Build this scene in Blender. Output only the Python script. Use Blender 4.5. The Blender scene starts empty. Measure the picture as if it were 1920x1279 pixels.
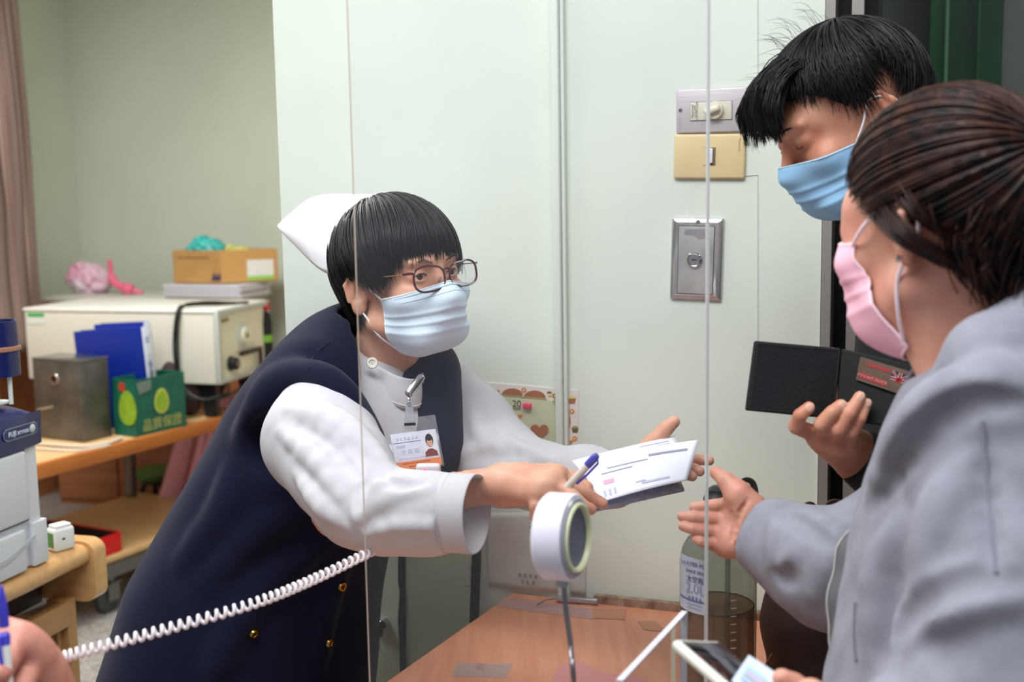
import bpy, bmesh, math, random
import numpy as np
from mathutils import Vector, Matrix
S = bpy.context.scene
COL = S.collection
random.seed(4)
# ---------------------------------------------------------------- camera
FPX = 2240.0
CAMH = 1.46
PITCH = math.radians(7.3)
ROLL = math.radians(-0.97)
cam_d = bpy.data.cameras.new('camera'); cam = bpy.data.objects.new('camera', cam_d); COL.objects.link(cam)
cam_d.sensor_width = 36.0; cam_d.lens = FPX/1920*36.0; cam_d.clip_start = 0.05
RC = Matrix.Rotation(math.pi/2-PITCH, 3, 'X') @ Matrix.Rotation(ROLL, 3, 'Z')
cam.matrix_world = Matrix.Translation((0, 0, CAMH)) @ RC.to_4x4()
cam_d.dof.use_dof = True; cam_d.dof.focus_distance = 1.72; cam_d.dof.aperture_fstop = 4.5
S.camera = cam
# ---------------------------------------------------------------- light and exposure
S.view_settings.view_transform = 'Standard'; S.view_settings.look = 'None'
S.view_settings.gamma = 1; S.view_settings.use_curve_mapping = False
S.view_settings.exposure = 0.16
wd = bpy.data.worlds.new('world'); S.world = wd; wd.use_nodes = True
wd.node_tree.nodes['Background'].inputs[0].default_value = (0.80, 0.88, 1.0, 1)
wd.node_tree.nodes['Background'].inputs[1].default_value = 0.30
def area(name, loc, target, sx, sy, power, col):
    l = bpy.data.lights.new(name, 'AREA'); l.shape = 'RECTANGLE'; l.size = sx; l.size_y = sy
    l.energy = power; l.color = col
    o = bpy.data.objects.new(name, l); COL.objects.link(o); o.location = loc
    o.rotation_euler = (Vector(target)-Vector(loc)).to_track_quat('-Z', 'Y').to_euler()
    return o
# fluorescent ceiling panels, some placed as fill (the fixtures around them are built with the ceiling)
area('fill_light_counter', (-0.45, 0.75, 2.66), (-0.45, 0.75, 0), 1.75, 0.85, 37, (0.95, 0.98, 1.0))  # unseen panel, enlarged and set towards the camera to light wall and people
area('panel_light_staff', (-1.3, 2.1, 2.66), (-1.3, 2.1, 0), 0.6, 1.15, 16, (0.96, 0.98, 1.0))
area('panel_light_back', (-1.5, 3.6, 2.66), (-1.5, 3.6, 0), 1.15, 0.55, 56, (1.0, 0.97, 0.93))
area('fill_light_corridor', (1.75, 2.0, 2.66), (1.75, 2.0, 0), 0.6, 1.15, 13, (0.95, 1.0, 0.97))  # added to brighten the dark corridor wall; source unseen
area('panel_light_public', (1.5, -0.9, 2.66), (1.5, -0.9, 0), 1.15, 0.55, 8, (0.93, 0.95, 1.0))

# ---------------------------------------------------------------- pixel rays -> world
CO = Vector((0, 0, CAMH))
def ray(px, py):
    return RC @ Vector(((px-960)/FPX, -(py-639.5)/FPX, -1.0))
def W(px, py, d): return CO + ray(px, py)*d
def WZ(px, py, z):
    r = ray(px, py); return CO + r*((z-CAMH)/r.z)
def WP(px, py, p0, n):
    r = ray(px, py); p0 = Vector(p0); n = Vector(n); return CO + r*((p0-CO).dot(n)/r.dot(n))
def V(*a): return Vector(a)

# ---------------------------------------------------------------- tagging
def tag(o, label=None, cat=None, group=None, kind=None):
    if label: o['label'] = label
    if cat: o['category'] = cat
    if group: o['group'] = group
    if kind: o['kind'] = kind
    return o
def thing(name, loc, label, cat, group=None, rotz=0, mat=None):
    o = bpy.data.objects.new(name, None); COL.objects.link(o); o.empty_display_size = .05
    if mat is not None: o.matrix_world = mat
    else:
        o.location = loc; o.rotation_euler = (0, 0, rotz)
    o['basis'] = 1; del o['basis']
    return tag(o, label, cat, group)
def base_m(o):
    return o.matrix_basis if o.parent is None else base_m(o.parent) @ o.matrix_basis
def link(name, me, parent=None, mat=None, smooth=True, world=False, angle=None):
    o = bpy.data.objects.new(name, me); COL.objects.link(o)
    if mat is not None:
        for m in (mat if isinstance(mat, (list, tuple)) else [mat]): me.materials.append(m)
    if smooth and len(me.polygons):
        me.polygons.foreach_set('use_smooth', [True]*len(me.polygons))
    if angle is not None:
        me.set_sharp_from_angle(angle=math.radians(angle))
    if parent is not None:
        o.parent = parent
        if world: o.matrix_basis = base_m(parent).inverted()
    return o

# ---------------------------------------------------------------- materials
def lin(c):
    c = c/255.0
    return c/12.92 if c <= .04045 else ((c+.055)/1.055)**2.4
def rgb(t): return (lin(t[0]), lin(t[1]), lin(t[2]), 1)
MATS = {}
def mat(name, col, rough=.5, metal=0, spec=.5, bump=0, bscale=80, var=0, vscale=6, col2=None, sss=0, coat=0, trans=0, ior=1.45, emit=None, estr=0, alpha=1, sheen=0, stretch=None, detail=3):
    if name in MATS: return MATS[name]
    m = bpy.data.materials.new(name); m.use_nodes = True; MATS[name] = m
    nt = m.node_tree; b = nt.nodes['Principled BSDF']
    b.inputs['Base Color'].default_value = rgb(col); b.inputs['Roughness'].default_value = rough
    b.inputs['Metallic'].default_value = metal; b.inputs['Specular IOR Level'].default_value = spec
    b.inputs['Coat Weight'].default_value = coat; b.inputs['Transmission Weight'].default_value = trans
    b.inputs['IOR'].default_value = ior; b.inputs['Alpha'].default_value = alpha
    if sheen:
        b.inputs['Sheen Weight'].default_value = sheen; b.inputs['Sheen Roughness'].default_value = .5
    if sss:
        b.inputs['Subsurface Weight'].default_value = sss; b.inputs['Subsurface Radius'].default_value = (.012, .004, .002)
        b.inputs['Subsurface Scale'].default_value = .6
    if emit:
        b.inputs['Emission Color'].default_value = rgb(emit); b.inputs['Emission Strength'].default_value = estr
    tc = nt.nodes.new('ShaderNodeTexCoord'); src = tc.outputs['Object']
    if stretch:
        mp = nt.nodes.new('ShaderNodeMapping'); mp.inputs['Scale'].default_value = stretch
        nt.links.new(src, mp.inputs[0]); src = mp.outputs[0]
    if var or col2:
        n = nt.nodes.new('ShaderNodeTexNoise'); n.inputs['Scale'].default_value = vscale; n.inputs['Detail'].default_value = detail
        nt.links.new(src, n.inputs['Vector'])
        r = nt.nodes.new('ShaderNodeValToRGB'); r.color_ramp.elements[0].position = .35; r.color_ramp.elements[1].position = .65
        c2 = col2 if col2 else tuple(max(0, min(255, c*(1-var))) for c in col)
        r.color_ramp.elements[0].color = rgb(c2); r.color_ramp.elements[1].color = rgb(col)
        nt.links.new(n.outputs['Fac'], r.inputs[0]); nt.links.new(r.outputs[0], b.inputs['Base Color'])
    if bump:
        n = nt.nodes.new('ShaderNodeTexNoise'); n.inputs['Scale'].default_value = bscale; n.inputs['Detail'].default_value = 4
        nt.links.new(src, n.inputs['Vector'])
        bp = nt.nodes.new('ShaderNodeBump'); bp.inputs['Strength'].default_value = min(1, bump); bp.inputs['Distance'].default_value = .002
        nt.links.new(n.outputs['Fac'], bp.inputs['Height']); nt.links.new(bp.outputs[0], b.inputs['Normal'])
    return m
def wood(name, c1, c2, scale=(3, 30, 30), rough=.38, nscale=2.0, coat=.1):
    return mat(name, c1, rough=rough, col2=c2, vscale=nscale, stretch=scale, coat=coat, detail=6)
def clear_sheet(name, tint=(255, 255, 255), haze=.03, gloss=.9, hazecol=(235, 238, 240), rough=.02):
    """thin clear plastic: straight-through light, Fresnel gloss and a trace of scatter"""
    m = bpy.data.materials.new(name); m.use_nodes = True; nt = m.node_tree; nt.nodes.clear()
    out = nt.nodes.new('ShaderNodeOutputMaterial')
    tr = nt.nodes.new('ShaderNodeBsdfTransparent'); tr.inputs[0].default_value = rgb(tint)
    gl = nt.nodes.new('ShaderNodeBsdfGlossy'); gl.inputs['Roughness'].default_value = rough
    df = nt.nodes.new('ShaderNodeBsdfDiffuse'); df.inputs[0].default_value = rgb(hazecol)
    lw = nt.nodes.new('ShaderNodeLayerWeight'); lw.inputs[0].default_value = .5
    pw = nt.nodes.new('ShaderNodeMath'); pw.operation = 'POWER'; pw.inputs[1].default_value = 5; nt.links.new(lw.outputs['Facing'], pw.inputs[0])
    fr = nt.nodes.new('ShaderNodeMath'); fr.operation = 'MULTIPLY_ADD'; fr.inputs[1].default_value = .9; fr.inputs[2].default_value = .04; nt.links.new(pw.outputs[0], fr.inputs[0])
    mu = nt.nodes.new('ShaderNodeMath'); mu.operation = 'MULTIPLY'; mu.inputs[1].default_value = gloss
    a = nt.nodes.new('ShaderNodeMixShader'); b = nt.nodes.new('ShaderNodeMixShader')
    a.inputs[0].default_value = haze
    nt.links.new(tr.outputs[0], a.inputs[1]); nt.links.new(df.outputs[0], a.inputs[2])
    nt.links.new(fr.outputs[0], mu.inputs[0]); nt.links.new(mu.outputs[0], b.inputs[0])
    nt.links.new(a.outputs[0], b.inputs[1]); nt.links.new(gl.outputs[0], b.inputs[2]); nt.links.new(b.outputs[0], out.inputs[0])
    return m
# ---------------------------------------------------------------- mesh builders
class MB:
    """collects shapes into one mesh; M is a local placement matrix"""
    def __init__(s): s.v = []; s.f = []; s.mi = []; s.M = Matrix.Identity(4); s.m = 0
    def add(s, vs, fs):
        n = len(s.v); s.v += [tuple(s.M @ Vector(v)) for v in vs]; s.f += [tuple(i+n for i in f) for f in fs]
        s.mi += [s.m]*len(fs); return s
    def box(s, c, d, bev=0, R=None):
        """centre, size; bev = chamfer radius"""
        bm = bmesh.new(); bmesh.ops.create_cube(bm, size=1)
        for v in bm.verts: v.co = Vector((v.co.x*d[0], v.co.y*d[1], v.co.z*d[2]))
        if bev > 0: bmesh.ops.bevel(bm, geom=bm.edges[:], offset=min(bev, min(d)*.49), segments=3, profile=.5, affect='EDGES')
        c = Vector(c); bm.verts.index_update()
        vs = [((R @ v.co) if R else v.co) + c for v in bm.verts]; fs = [[v.index for v in f.verts] for f in bm.faces]
        bm.free(); return s.add(vs, fs)
    def lathe(s, prof, seg=40, c=(0, 0, 0), R=None, arc=2*math.pi):
        """profile of (r, z)"""
        c = Vector(c); vs = []; fs = []; n = len(prof); full = arc > 6.28; k = seg if full else seg+1
        for j in range(k):
            a = arc*j/seg; ca, sa = math.cos(a), math.sin(a)
            for r, z in prof:
                p = Vector((r*ca, r*sa, z)); vs.append(((R @ p) if R else p)+c)
        for j in range(seg):
            a = j*n; b = ((j+1) % k)*n
            for i in range(n-1): fs.append((a+i, b+i, b+i+1, a+i+1))
        return s.add(vs, fs)
    def cyl(s, p, q, r, r2=None, seg=20, bev=0):
        p = Vector(p); q = Vector(q); L = (q-p).length; r2 = r if r2 is None else r2
        R = (q-p).to_track_quat('Z', 'Y').to_matrix(); b = bev
        prof = [(0, 0), (r-b, 0), (r, b), (r2, L-b), (r2-b, L), (0, L)] if b else [(0, 0), (r, 0), (r, 0), (r2, L), (r2, L), (0, L)]
        return s.lathe(prof, seg, p, R)
    def tube(s, pts, r, seg=8, closed=False, caps=True, flat=None):
        """tube along points; r number or list; flat=(axis ratio) squeezes the binormal"""
        P = [Vector(p) for p in pts]; n = len(P); vs = []; fs = []
        up = None
        for i in range(n):
            t = (P[(i+1) % n]-P[i-1]) if closed else (P[min(i+1, n-1)]-P[max(i-1, 0)])
            t = t.normalized() if t.length > 1e-9 else Vector((0, 0, 1))
            if up is None: up = t.orthogonal().normalized()
            up = (up - t*up.dot(t)); up = up.normalized() if up.length > 1e-6 else t.orthogonal().normalized()
            w = t.cross(up); rr = r[i] if hasattr(r, '__len__') else r
            for j in range(seg):
                a = 2*math.pi*j/seg; vs.append(P[i]+up*(math.cos(a)*rr)+w*(math.sin(a)*rr*(flat or 1)))
        m = n if closed else n-1
        for i in range(m):
            a = i*seg; b = ((i+1) % n)*seg
            for j in range(seg): fs.append((a+j, a+(j+1) % seg, b+(j+1) % seg, b+j))
        if caps and not closed: fs += [tuple(range(seg-1, -1, -1)), tuple(range((n-1)*seg, n*seg))]
        return s.add(vs, fs)
    def poly(s, pts, thick, n=None):
        """flat outline extruded by thick along n"""
        P = [Vector(p) for p in pts]; k = len(P)
        if n is None:
            n = Vector((0, 0, 0))
            for i in range(k): n += P[i].cross(P[(i+1) % k])
            n.normalize()
        Q = [p+Vector(n)*thick for p in P]
        fs = [tuple(range(k-1, -1, -1)), tuple(range(k, 2*k))]+[(i, (i+1) % k, k+(i+1) % k, k+i) for i in range(k)]
        return s.add(P+Q, fs)
    def grid(s, G):
        """G rows of points"""
        h = len(G); w = len(G[0]); vs = [p for r in G for p in r]
        return s.add(vs, [(i*w+j, i*w+j+1, (i+1)*w+j+1, (i+1)*w+j) for i in range(h-1) for j in range(w-1)])
    def mesh(s, name='m'):
        me = bpy.data.meshes.new(name); me.from_pydata(s.v, [], s.f)
        me.polygons.foreach_set('material_index', s.mi); me.update(); return me
    def obj(s, name, m, parent=None, smooth=True, angle=35, world=False, solid=0, sub=0):
        me = s.mesh(name)
        bm = bmesh.new(); bm.from_mesh(me); bmesh.ops.remove_doubles(bm, verts=bm.verts, dist=1e-6)
        bmesh.ops.recalc_face_normals(bm, faces=bm.faces); bm.to_mesh(me); bm.free()
        o = link(name, me, parent, m, smooth, world, angle)
        if solid:
            md = o.modifiers.new('thickness', 'SOLIDIFY'); md.thickness = solid; md.offset = 0
        if sub:
            md = o.modifiers.new('subdivision', 'SUBSURF'); md.levels = sub; md.render_levels = sub
        return o
def spline(pts, n):
    """Catmull-Rom through points, n samples"""
    P = [Vector(p) for p in pts]; m = len(P)-1; out = []
    for k in range(n):
        u = k/(n-1)*m; i = min(int(u), m-1); t = u-i
        p1, p2 = P[i], P[i+1]; p0 = P[i-1] if i > 0 else p1*2-p2; p3 = P[i+2] if i+2 <= m else p2*2-p1
        out.append(.5*((2*p1)+(p2-p0)*t+(2*p0-5*p1+4*p2-p3)*t*t+(3*p1-p0-3*p2+p3)*t**3))
    return out
def lerp(a, b, t): return a+(b-a)*t
def text(name, body, size, m, parent, M, align='CENTER', ext=.0004, squash=1, bold=0):
    """lettering as a thin raised mesh; M places its plane (x right, y up, z out)"""
    c = bpy.data.curves.new(name, 'FONT'); c.body = body; c.size = size; c.align_x = align; c.align_y = 'CENTER'; c.extrude = ext; c.offset = bold
    t = bpy.data.objects.new(name, c); COL.objects.link(t); bpy.context.view_layer.update()
    me = bpy.data.meshes.new_from_object(t.evaluated_get(bpy.context.evaluated_depsgraph_get()))
    bpy.data.objects.remove(t); me.transform(M @ Matrix.Diagonal((squash, 1, 1, 1)))
    return link(name, me, parent, m, False)
def dashes(name, n_, size, m, parent, M, ext=.0002, gap=1.25, seed=1):
    """print too small to read in the photo: a row of little strokes, one block per character"""
    r = random.Random(seed+n_); b = MB(); b.M = M; x = -size*gap*(n_-1)/2
    for i in range(n_):
        for k in range(3): b.box((x+r.uniform(-.1, .1)*size, (k-1)*size*.32, ext/2), (size*r.uniform(.45, .85), size*.13, ext))
        b.box((x+r.uniform(-.2, .2)*size, 0, ext/2), (size*.13, size*.8, ext)); x += size*gap
    return b.obj(name, m, parent, smooth=False)
def plane_m(o, x, y):
    """matrix with origin o, x axis and y axis (y made square), z = x cross y"""
    x = Vector(x).normalized(); y = Vector(y); y = (y-x*y.dot(x)).normalized(); z = x.cross(y)
    return Matrix(((x.x, y.x, z.x, o[0]), (x.y, y.y, z.y, o[1]), (x.z, y.z, z.z, o[2]), (0, 0, 0, 1)))
# ---------------------------------------------------------------- distance-field modelling
def npv(v): return np.array(tuple(v), dtype=np.float32)
class Field:
    def __init__(s): s.P = []; s.disp = None
    def cap(s, a, b, ra, rb=None, k=.012, op='u', flat=None):
        a = npv(a); b = npv(b); rb = ra if rb is None else rb
        fn = None; fs = 1.0
        if flat: fn = npv(Vector(flat[0]).normalized()); fs = float(flat[1])
        s.P.append(('c', a, b, float(ra), float(rb), float(k), op, fn, fs)); return s
    def chain(s, pts, rs, k=.012, op='u', flat=None):
        for i in range(len(pts)-1): s.cap(pts[i], pts[i+1], rs[i], rs[i+1], k, op, flat)
        return s
    def ell(s, c, r, R=None, k=.012, op='u'):
        R = np.eye(3, dtype=np.float32) if R is None else np.array(R, dtype=np.float32)
        s.P.append(('e', npv(c), R, np.array(r, dtype=np.float32), 0, float(k), op, None, 1.0)); return s
    def half(s, p, n, k=.004, op='s'):
        """subtract everything on the n side of plane p"""
        s.P.append(('h', npv(p), npv(Vector(n).normalized()), 0, 0, float(k), op, None, 1.0)); return s
    @staticmethod
    def one(p, X):
        if p[0] == 'c':
            _, a, b, ra, rb, k, op, fn, fs = p
            Y = X-a; ba = b-a
            if fn is not None:
                Y = Y+np.outer(Y@fn, fn)*(1/fs-1); ba = ba+fn*(ba@fn)*(1/fs-1)
            L2 = max(float(ba@ba), 1e-12); t = np.clip((Y@ba)/L2, 0, 1)
            d = np.sqrt(np.maximum(np.einsum('ij,ij->i', Y, Y)-2*t*(Y@ba)+t*t*L2, 0))-(ra+(rb-ra)*t)
            return d if fn is None else d*(fs if fs < 1 else 1)
        if p[0] == 'e':
            Y = (X-p[1])@p[2]; k0 = np.sqrt(((Y/p[3])**2).sum(1)); k1 = np.sqrt(((Y/(p[3]**2))**2).sum(1))
            return k0*(k0-1)/np.maximum(k1, 1e-6)
        if p[0] == 'h': return -((X-p[1])@p[2])
    def ev(s, X, act=None):
        d = np.full(len(X), 9.0, np.float32)
        for i in (range(len(s.P)) if act is None else act):
            p = s.P[i]; q = s.one(p, X); k = p[5]
            if p[6] == 'u':
                if k > 0:
                    h = np.maximum(k-np.abs(d-q), 0)/k; d = np.minimum(d, q)-h*h*k*.25
                else: d = np.minimum(d, q)
            elif p[6] == 's':
                q = -q; h = np.maximum(k-np.abs(d-q), 0)/k if k > 0 else 0; d = np.maximum(d, q)+h*h*k*.25
            elif p[6] == 'i':
                h = np.maximum(k-np.abs(d-q), 0)/k if k > 0 else 0; d = np.maximum(d, q)+h*h*k*.25
        if s.disp is not None: d = d+s.disp(X, d)
        return d
    def active(s, c, hd):
        """primitives that can matter near c"""
        c = c[None].astype(np.float32); vals = [float(s.one(p, c)[0]) for p in s.P]
        m = min([v for v, p in zip(vals, s.P) if p[6] == 'u'] or [9])
        act = []
        for i, (v, p) in enumerate(zip(vals, s.P)):
            if p[6] == 'u':
                if v < m+2.4*hd+p[5]: act.append(i)
            elif p[6] == 's':
                if v < 2.4*hd+p[5]: act.append(i)
            else: act.append(i)
        return act
    def mesh(s, lo, hi, h, smooth=0, name='f'):
        B = 20; lo = np.array(tuple(lo), np.float32); hi = np.array(tuple(hi), np.float32)
        n = (np.ceil((hi-lo)/h/B).astype(int))*B; F = np.full(n+1, 9, np.float32)
        hd = B*h*.5*1.75
        for bx in range(0, n[0], B):
            for by in range(0, n[1], B):
                for bz in range(0, n[2], B):
                    c = lo+(np.array([bx, by, bz])+B/2)*h
                    act = s.active(c, hd); v = float(s.ev(c[None].astype(np.float32), act)[0])
                    if v > hd*1.35+.004: continue
                    if v < -hd*2.2-.03: F[bx:bx+B+1, by:by+B+1, bz:bz+B+1] = -9; continue
                    g = np.stack(np.meshgrid(*[np.arange(q, q+B+1) for q in (bx, by, bz)], indexing='ij'), -1).reshape(-1, 3)
                    X = (lo+g*h).astype(np.float32)
                    F[bx:bx+B+1, by:by+B+1, bz:bz+B+1] = s.ev(X, act).reshape(B+1, B+1, B+1)
        return nets(F, lo, h, smooth, name)
def nets(F, lo, h, smooth, name):
    I = F < 0; sh = np.array(F.shape)-1
    cnt = np.zeros(sh, np.int8)
    for a in (0, 1):
        for b in (0, 1):
            for c in (0, 1): cnt += I[a:a+sh[0], b:b+sh[1], c:c+sh[2]]
    cells = np.argwhere((cnt > 0) & (cnt < 8)); ids = np.full(sh, -1, np.int32)
    ids[cells[:, 0], cells[:, 1], cells[:, 2]] = np.arange(len(cells))
    co = [(a, b, c) for a in (0, 1) for b in (0, 1) for c in (0, 1)]
    val = np.stack([F[cells[:, 0]+a, cells[:, 1]+b, cells[:, 2]+c] for a, b, c in co], 1)
    acc = np.zeros((len(cells), 3)); num = np.zeros(len(cells))
    for i in range(8):
        for j in range(i+1, 8):
            if sum(abs(co[i][q]-co[j][q]) for q in range(3)) != 1: continue
            x = (val[:, i] < 0) != (val[:, j] < 0); t = val[:, i]/np.where(x, val[:, i]-val[:, j], 1)
            p = np.array(co[i])+t[:, None]*(np.array(co[j])-np.array(co[i])); acc += np.where(x[:, None], p, 0); num += x
    vs = lo+(cells+acc/num[:, None])*h
    quads = []
    for ax in range(3):
        e = [slice(None)]*3; e2 = [slice(None)]*3; e[ax] = slice(0, -1); e2[ax] = slice(1, None)
        cr = np.argwhere(I[tuple(e)] != I[tuple(e2)]); u, v = [(1, 2), (2, 0), (0, 1)][ax]
        ok = (cr[:, u] > 0) & (cr[:, v] > 0) & (cr[:, u] < sh[u]) & (cr[:, v] < sh[v]); cr = cr[ok]
        def cid(du, dv):
            c = cr.copy(); c[:, u] -= du; c[:, v] -= dv; return ids[c[:, 0], c[:, 1], c[:, 2]]
        q = np.stack([cid(1, 1), cid(0, 1), cid(0, 0), cid(1, 0)], 1)
        ins = I[cr[:, 0], cr[:, 1], cr[:, 2]]; q[~ins] = q[~ins][:, ::-1]
        quads.append(q[(q >= 0).all(1)])
    q = np.concatenate(quads)
    for _ in range(smooth):
        s2 = np.zeros_like(vs); n2 = np.zeros(len(vs))
        for a in range(4):
            i, j = q[:, a], q[:, (a+1) % 4]; np.add.at(s2, i, vs[j]); np.add.at(n2, i, 1); np.add.at(s2, j, vs[i]); np.add.at(n2, j, 1)
        vs = vs*.5+.5*s2/np.maximum(n2, 1)[:, None]
    me = bpy.data.meshes.new(name); me.vertices.add(len(vs)); me.vertices.foreach_set('co', vs.astype(np.float32).ravel())
    me.loops.add(len(q)*4); me.loops.foreach_set('vertex_index', q.ravel().astype(np.int32))
    me.polygons.add(len(q)); me.polygons.foreach_set('loop_start', np.arange(0, len(q)*4, 4, dtype=np.int32))
    me.update(calc_edges=True); me.validate(); return me
def main_part(me, frac=.2):
    """drop stray islands much smaller than the whole"""
    n = len(me.vertices); e = np.empty(len(me.edges)*2, np.int32); me.edges.foreach_get('vertices', e); e = e.reshape(-1, 2); lab = np.arange(n)
    while True:
        m_ = np.minimum(lab[e[:, 0]], lab[e[:, 1]]); new = lab.copy(); np.minimum.at(new, e[:, 0], m_); np.minimum.at(new, e[:, 1], m_); new = new[new]
        if (new == lab).all(): break
        lab = new
    cnt = np.bincount(lab, minlength=n); bad = np.nonzero(cnt[lab] < frac*cnt.max())[0]
    bm = bmesh.new(); bm.from_mesh(me); bm.verts.ensure_lookup_table(); bmesh.ops.delete(bm, geom=[bm.verts[i] for i in bad], context='VERTS'); bm.to_mesh(me); bm.free(); return me
def join_meshes(ms, name):
    bm = bmesh.new()
    for m in ms: bm.from_mesh(m)
    me = bpy.data.meshes.new(name); bm.to_mesh(me); bm.free(); return me
def vnoise(X, sc, seed=0):
    """smooth value noise -1..1"""
    Y = X*sc+seed*17.3; i = np.floor(Y).astype(np.int64); f = (Y-i).astype(np.float32); f = f*f*(3-2*f); r = 0
    for a in (0, 1):
        for b in (0, 1):
            for c in (0, 1):
                hsh = (i[:, 0]+a)*374761393+(i[:, 1]+b)*668265263+(i[:, 2]+c)*2147483647+seed*144665
                hsh = (hsh ^ (hsh >> 13))*1274126177; g = ((hsh & 65535)/32767.5-1).astype(np.float32)
                r = r+g*(f[:, 0] if a else 1-f[:, 0])*(f[:, 1] if b else 1-f[:, 1])*(f[:, 2] if c else 1-f[:, 2])
    return r
# ================================================================= ROOM
u = V(.94, -.3412, 0); n = V(-.3412, -.94, 0); UP = V(0, 0, 1)
A = W(1330, 480, 1.95)
def wl(px, py): return WP(px, py, A, n)
ZC = 2.7
M_wall = mat('mint_paint', (226, 234, 222), rough=.42, bump=.25, bscale=45, var=.03, vscale=3)
M_wall2 = mat('pale_green_paint', (206, 212, 196), rough=.6, bump=.15, bscale=40, var=.04, vscale=1.5)
M_white = mat('ceiling_white', (235, 235, 230), rough=.8)
def floor_mat():
    m = mat('terrazzo', (150, 146, 142), rough=.35); nt = m.node_tree; b = nt.nodes['Principled BSDF']
    tc = nt.nodes.new('ShaderNodeTexCoord'); v = nt.nodes.new('ShaderNodeTexVoronoi'); v.inputs['Scale'].default_value = 110
    r = nt.nodes.new('ShaderNodeValToRGB'); r.color_ramp.interpolation = 'CONSTANT'
    r.color_ramp.elements[0].color = rgb((170, 166, 162)); r.color_ramp.elements[1].color = rgb((140, 135, 131)); r.color_ramp.elements[1].position = .45
    e = r.color_ramp.elements.new(.7); e.color = rgb((158, 153, 148)); e = r.color_ramp.elements.new(.88); e.color = rgb((186, 182, 178))
    nt.links.new(tc.outputs['Object'], v.inputs['Vector']); nt.links.new(v.outputs['Color'], r.inputs[0]); nt.links.new(r.outputs[0], b.inputs['Base Color'])
    return m
def st(o): o['kind'] = 'structure'; return o
st(MB().poly([(-5, -3, 0), (5, -3, 0), (5, 8, 0), (-5, 8, 0)], .1, (0, 0, -1)).obj('floor', floor_mat(), smooth=False))
st(MB().poly([(-5, -3, ZC), (5, -3, ZC), (5, 8, ZC), (-5, 8, ZC)], .1, (0, 0, 1)).obj('ceiling', M_white, smooth=False))
def panel_light(nm, x, y, sx, sy, label):
    t = thing(nm, (x, y, ZC-.03), label, 'ceiling light', 'fluorescent ceiling panels')
    b = MB()
    for s in (-1, 1):
        b.box((s*(sx/2+.015), 0, .01), (.03, sy+.06, .03)); b.box((0, s*(sy/2+.015), .01), (sx, .03, .03))
    b.obj('frame', mat('lamp_frame', (220, 220, 220), rough=.4), t, angle=30)
    MB().box((0, 0, .02), (sx, sy, .01)).obj('diffuser', mat('lamp_diffuser', (245, 248, 250), rough=.6, emit=(245, 250, 255), estr=2.0), t)
panel_light('ceiling_light', -.45, .75, 1.75, .85, 'unseen flat ceiling panel by the counter, placed to light wall and people')
panel_light('ceiling_light', -1.3, 2.1, .6, 1.15, 'flat fluorescent panel in the ceiling over the printer')
panel_light('ceiling_light', -1.5, 3.6, 1.15, .55, 'flat fluorescent panel in the ceiling over the steel trolley')
panel_light('ceiling_light', 1.5, -.9, 1.15, .55, 'flat fluorescent panel in the ceiling over the waiting side')
panel_light('ceiling_light', 1.75, 2.0, .6, 1.15, 'unseen flat panel added in the corridor ceiling to brighten the wall by the green door')
def vwall(p, q, t, z0, z1, side):
    """upright slab from p to q, thickness t towards side"""
    p = V(p.x, p.y, z0); q = V(q.x, q.y, z0); s = V(*side[:2], 0)*t
    return MB().poly([p, q, q+s, p+s], z1-z0, (0, 0, 1))
L0 = wl(527, 400); R0 = wl(1541, 400)
st(vwall(L0, R0, .12, 0, ZC, -n).obj('wall_front', M_wall, smooth=False))
C0 = W(147, 400, 6.1)
st(vwall(C0, C0+u*5.5, .1, 0, ZC, -n).obj('wall_back', M_wall2, smooth=False))
st(vwall(C0, C0+n*6.5, .1, 0, ZC, -u).obj('wall_left', M_wall2, smooth=False))
Li = L0 - n*.12
st(vwall(Li, Li-n*3.8, .1, 0, ZC, u).obj('wall_right', M_wall2, smooth=False))
# wooden wainscot of the back room
M_wains = wood('orange_wood', (176, 118, 78), (160, 100, 62), (2, 20, 20), .45)
zw = WP(25, 572, C0, u).z
st(vwall(C0+u*.02, C0+n*5.5+u*.02, .018, .0, zw, u).obj('trim_1', M_wains, smooth=False))
st(vwall(C0+u*.04+n*.02, C0+u*3.2+n*.02, .018, .0, .62, n).obj('trim_2', M_wains, smooth=False))
# battens and panel seams on the counter wall
Bm = wl(1054, 400)
b = MB(); b.M = plane_m(Bm, u, UP); b.M.translation.z = 0
b.box((-.003, 1.62, .012), (.012, 2.1, .024), .002)
b.box((.0065, 1.62, .007), (.006, 2.1, .014), .001)
st(b.obj('trim_3', mat('batten_paint', (222, 230, 220), rough=.45), smooth=False))
# raised right-hand panel (edge visible beyond the plates)
def seam(nm, pts, w, m):
    b = MB()
    for i in range(len(pts)-1):
        p, q = wl(*pts[i]), wl(*pts[i+1]); d = (q-p).normalized(); s = d.cross(n)*w
        b.poly([p-s, q-s, q+s, p+s], .0012, n)
    return b.obj(nm, m, smooth=False)
M_seam = mat('seam_shadow_line', (186, 194, 184), rough=.8)
st(seam('trim_4', [(1421, 0), (1421, 160)], .0004, M_seam)); st(seam('trim_5', [(1395, 330), (1421, 328), (1421, 560), (1421, 760)], .0004, M_seam))
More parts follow.
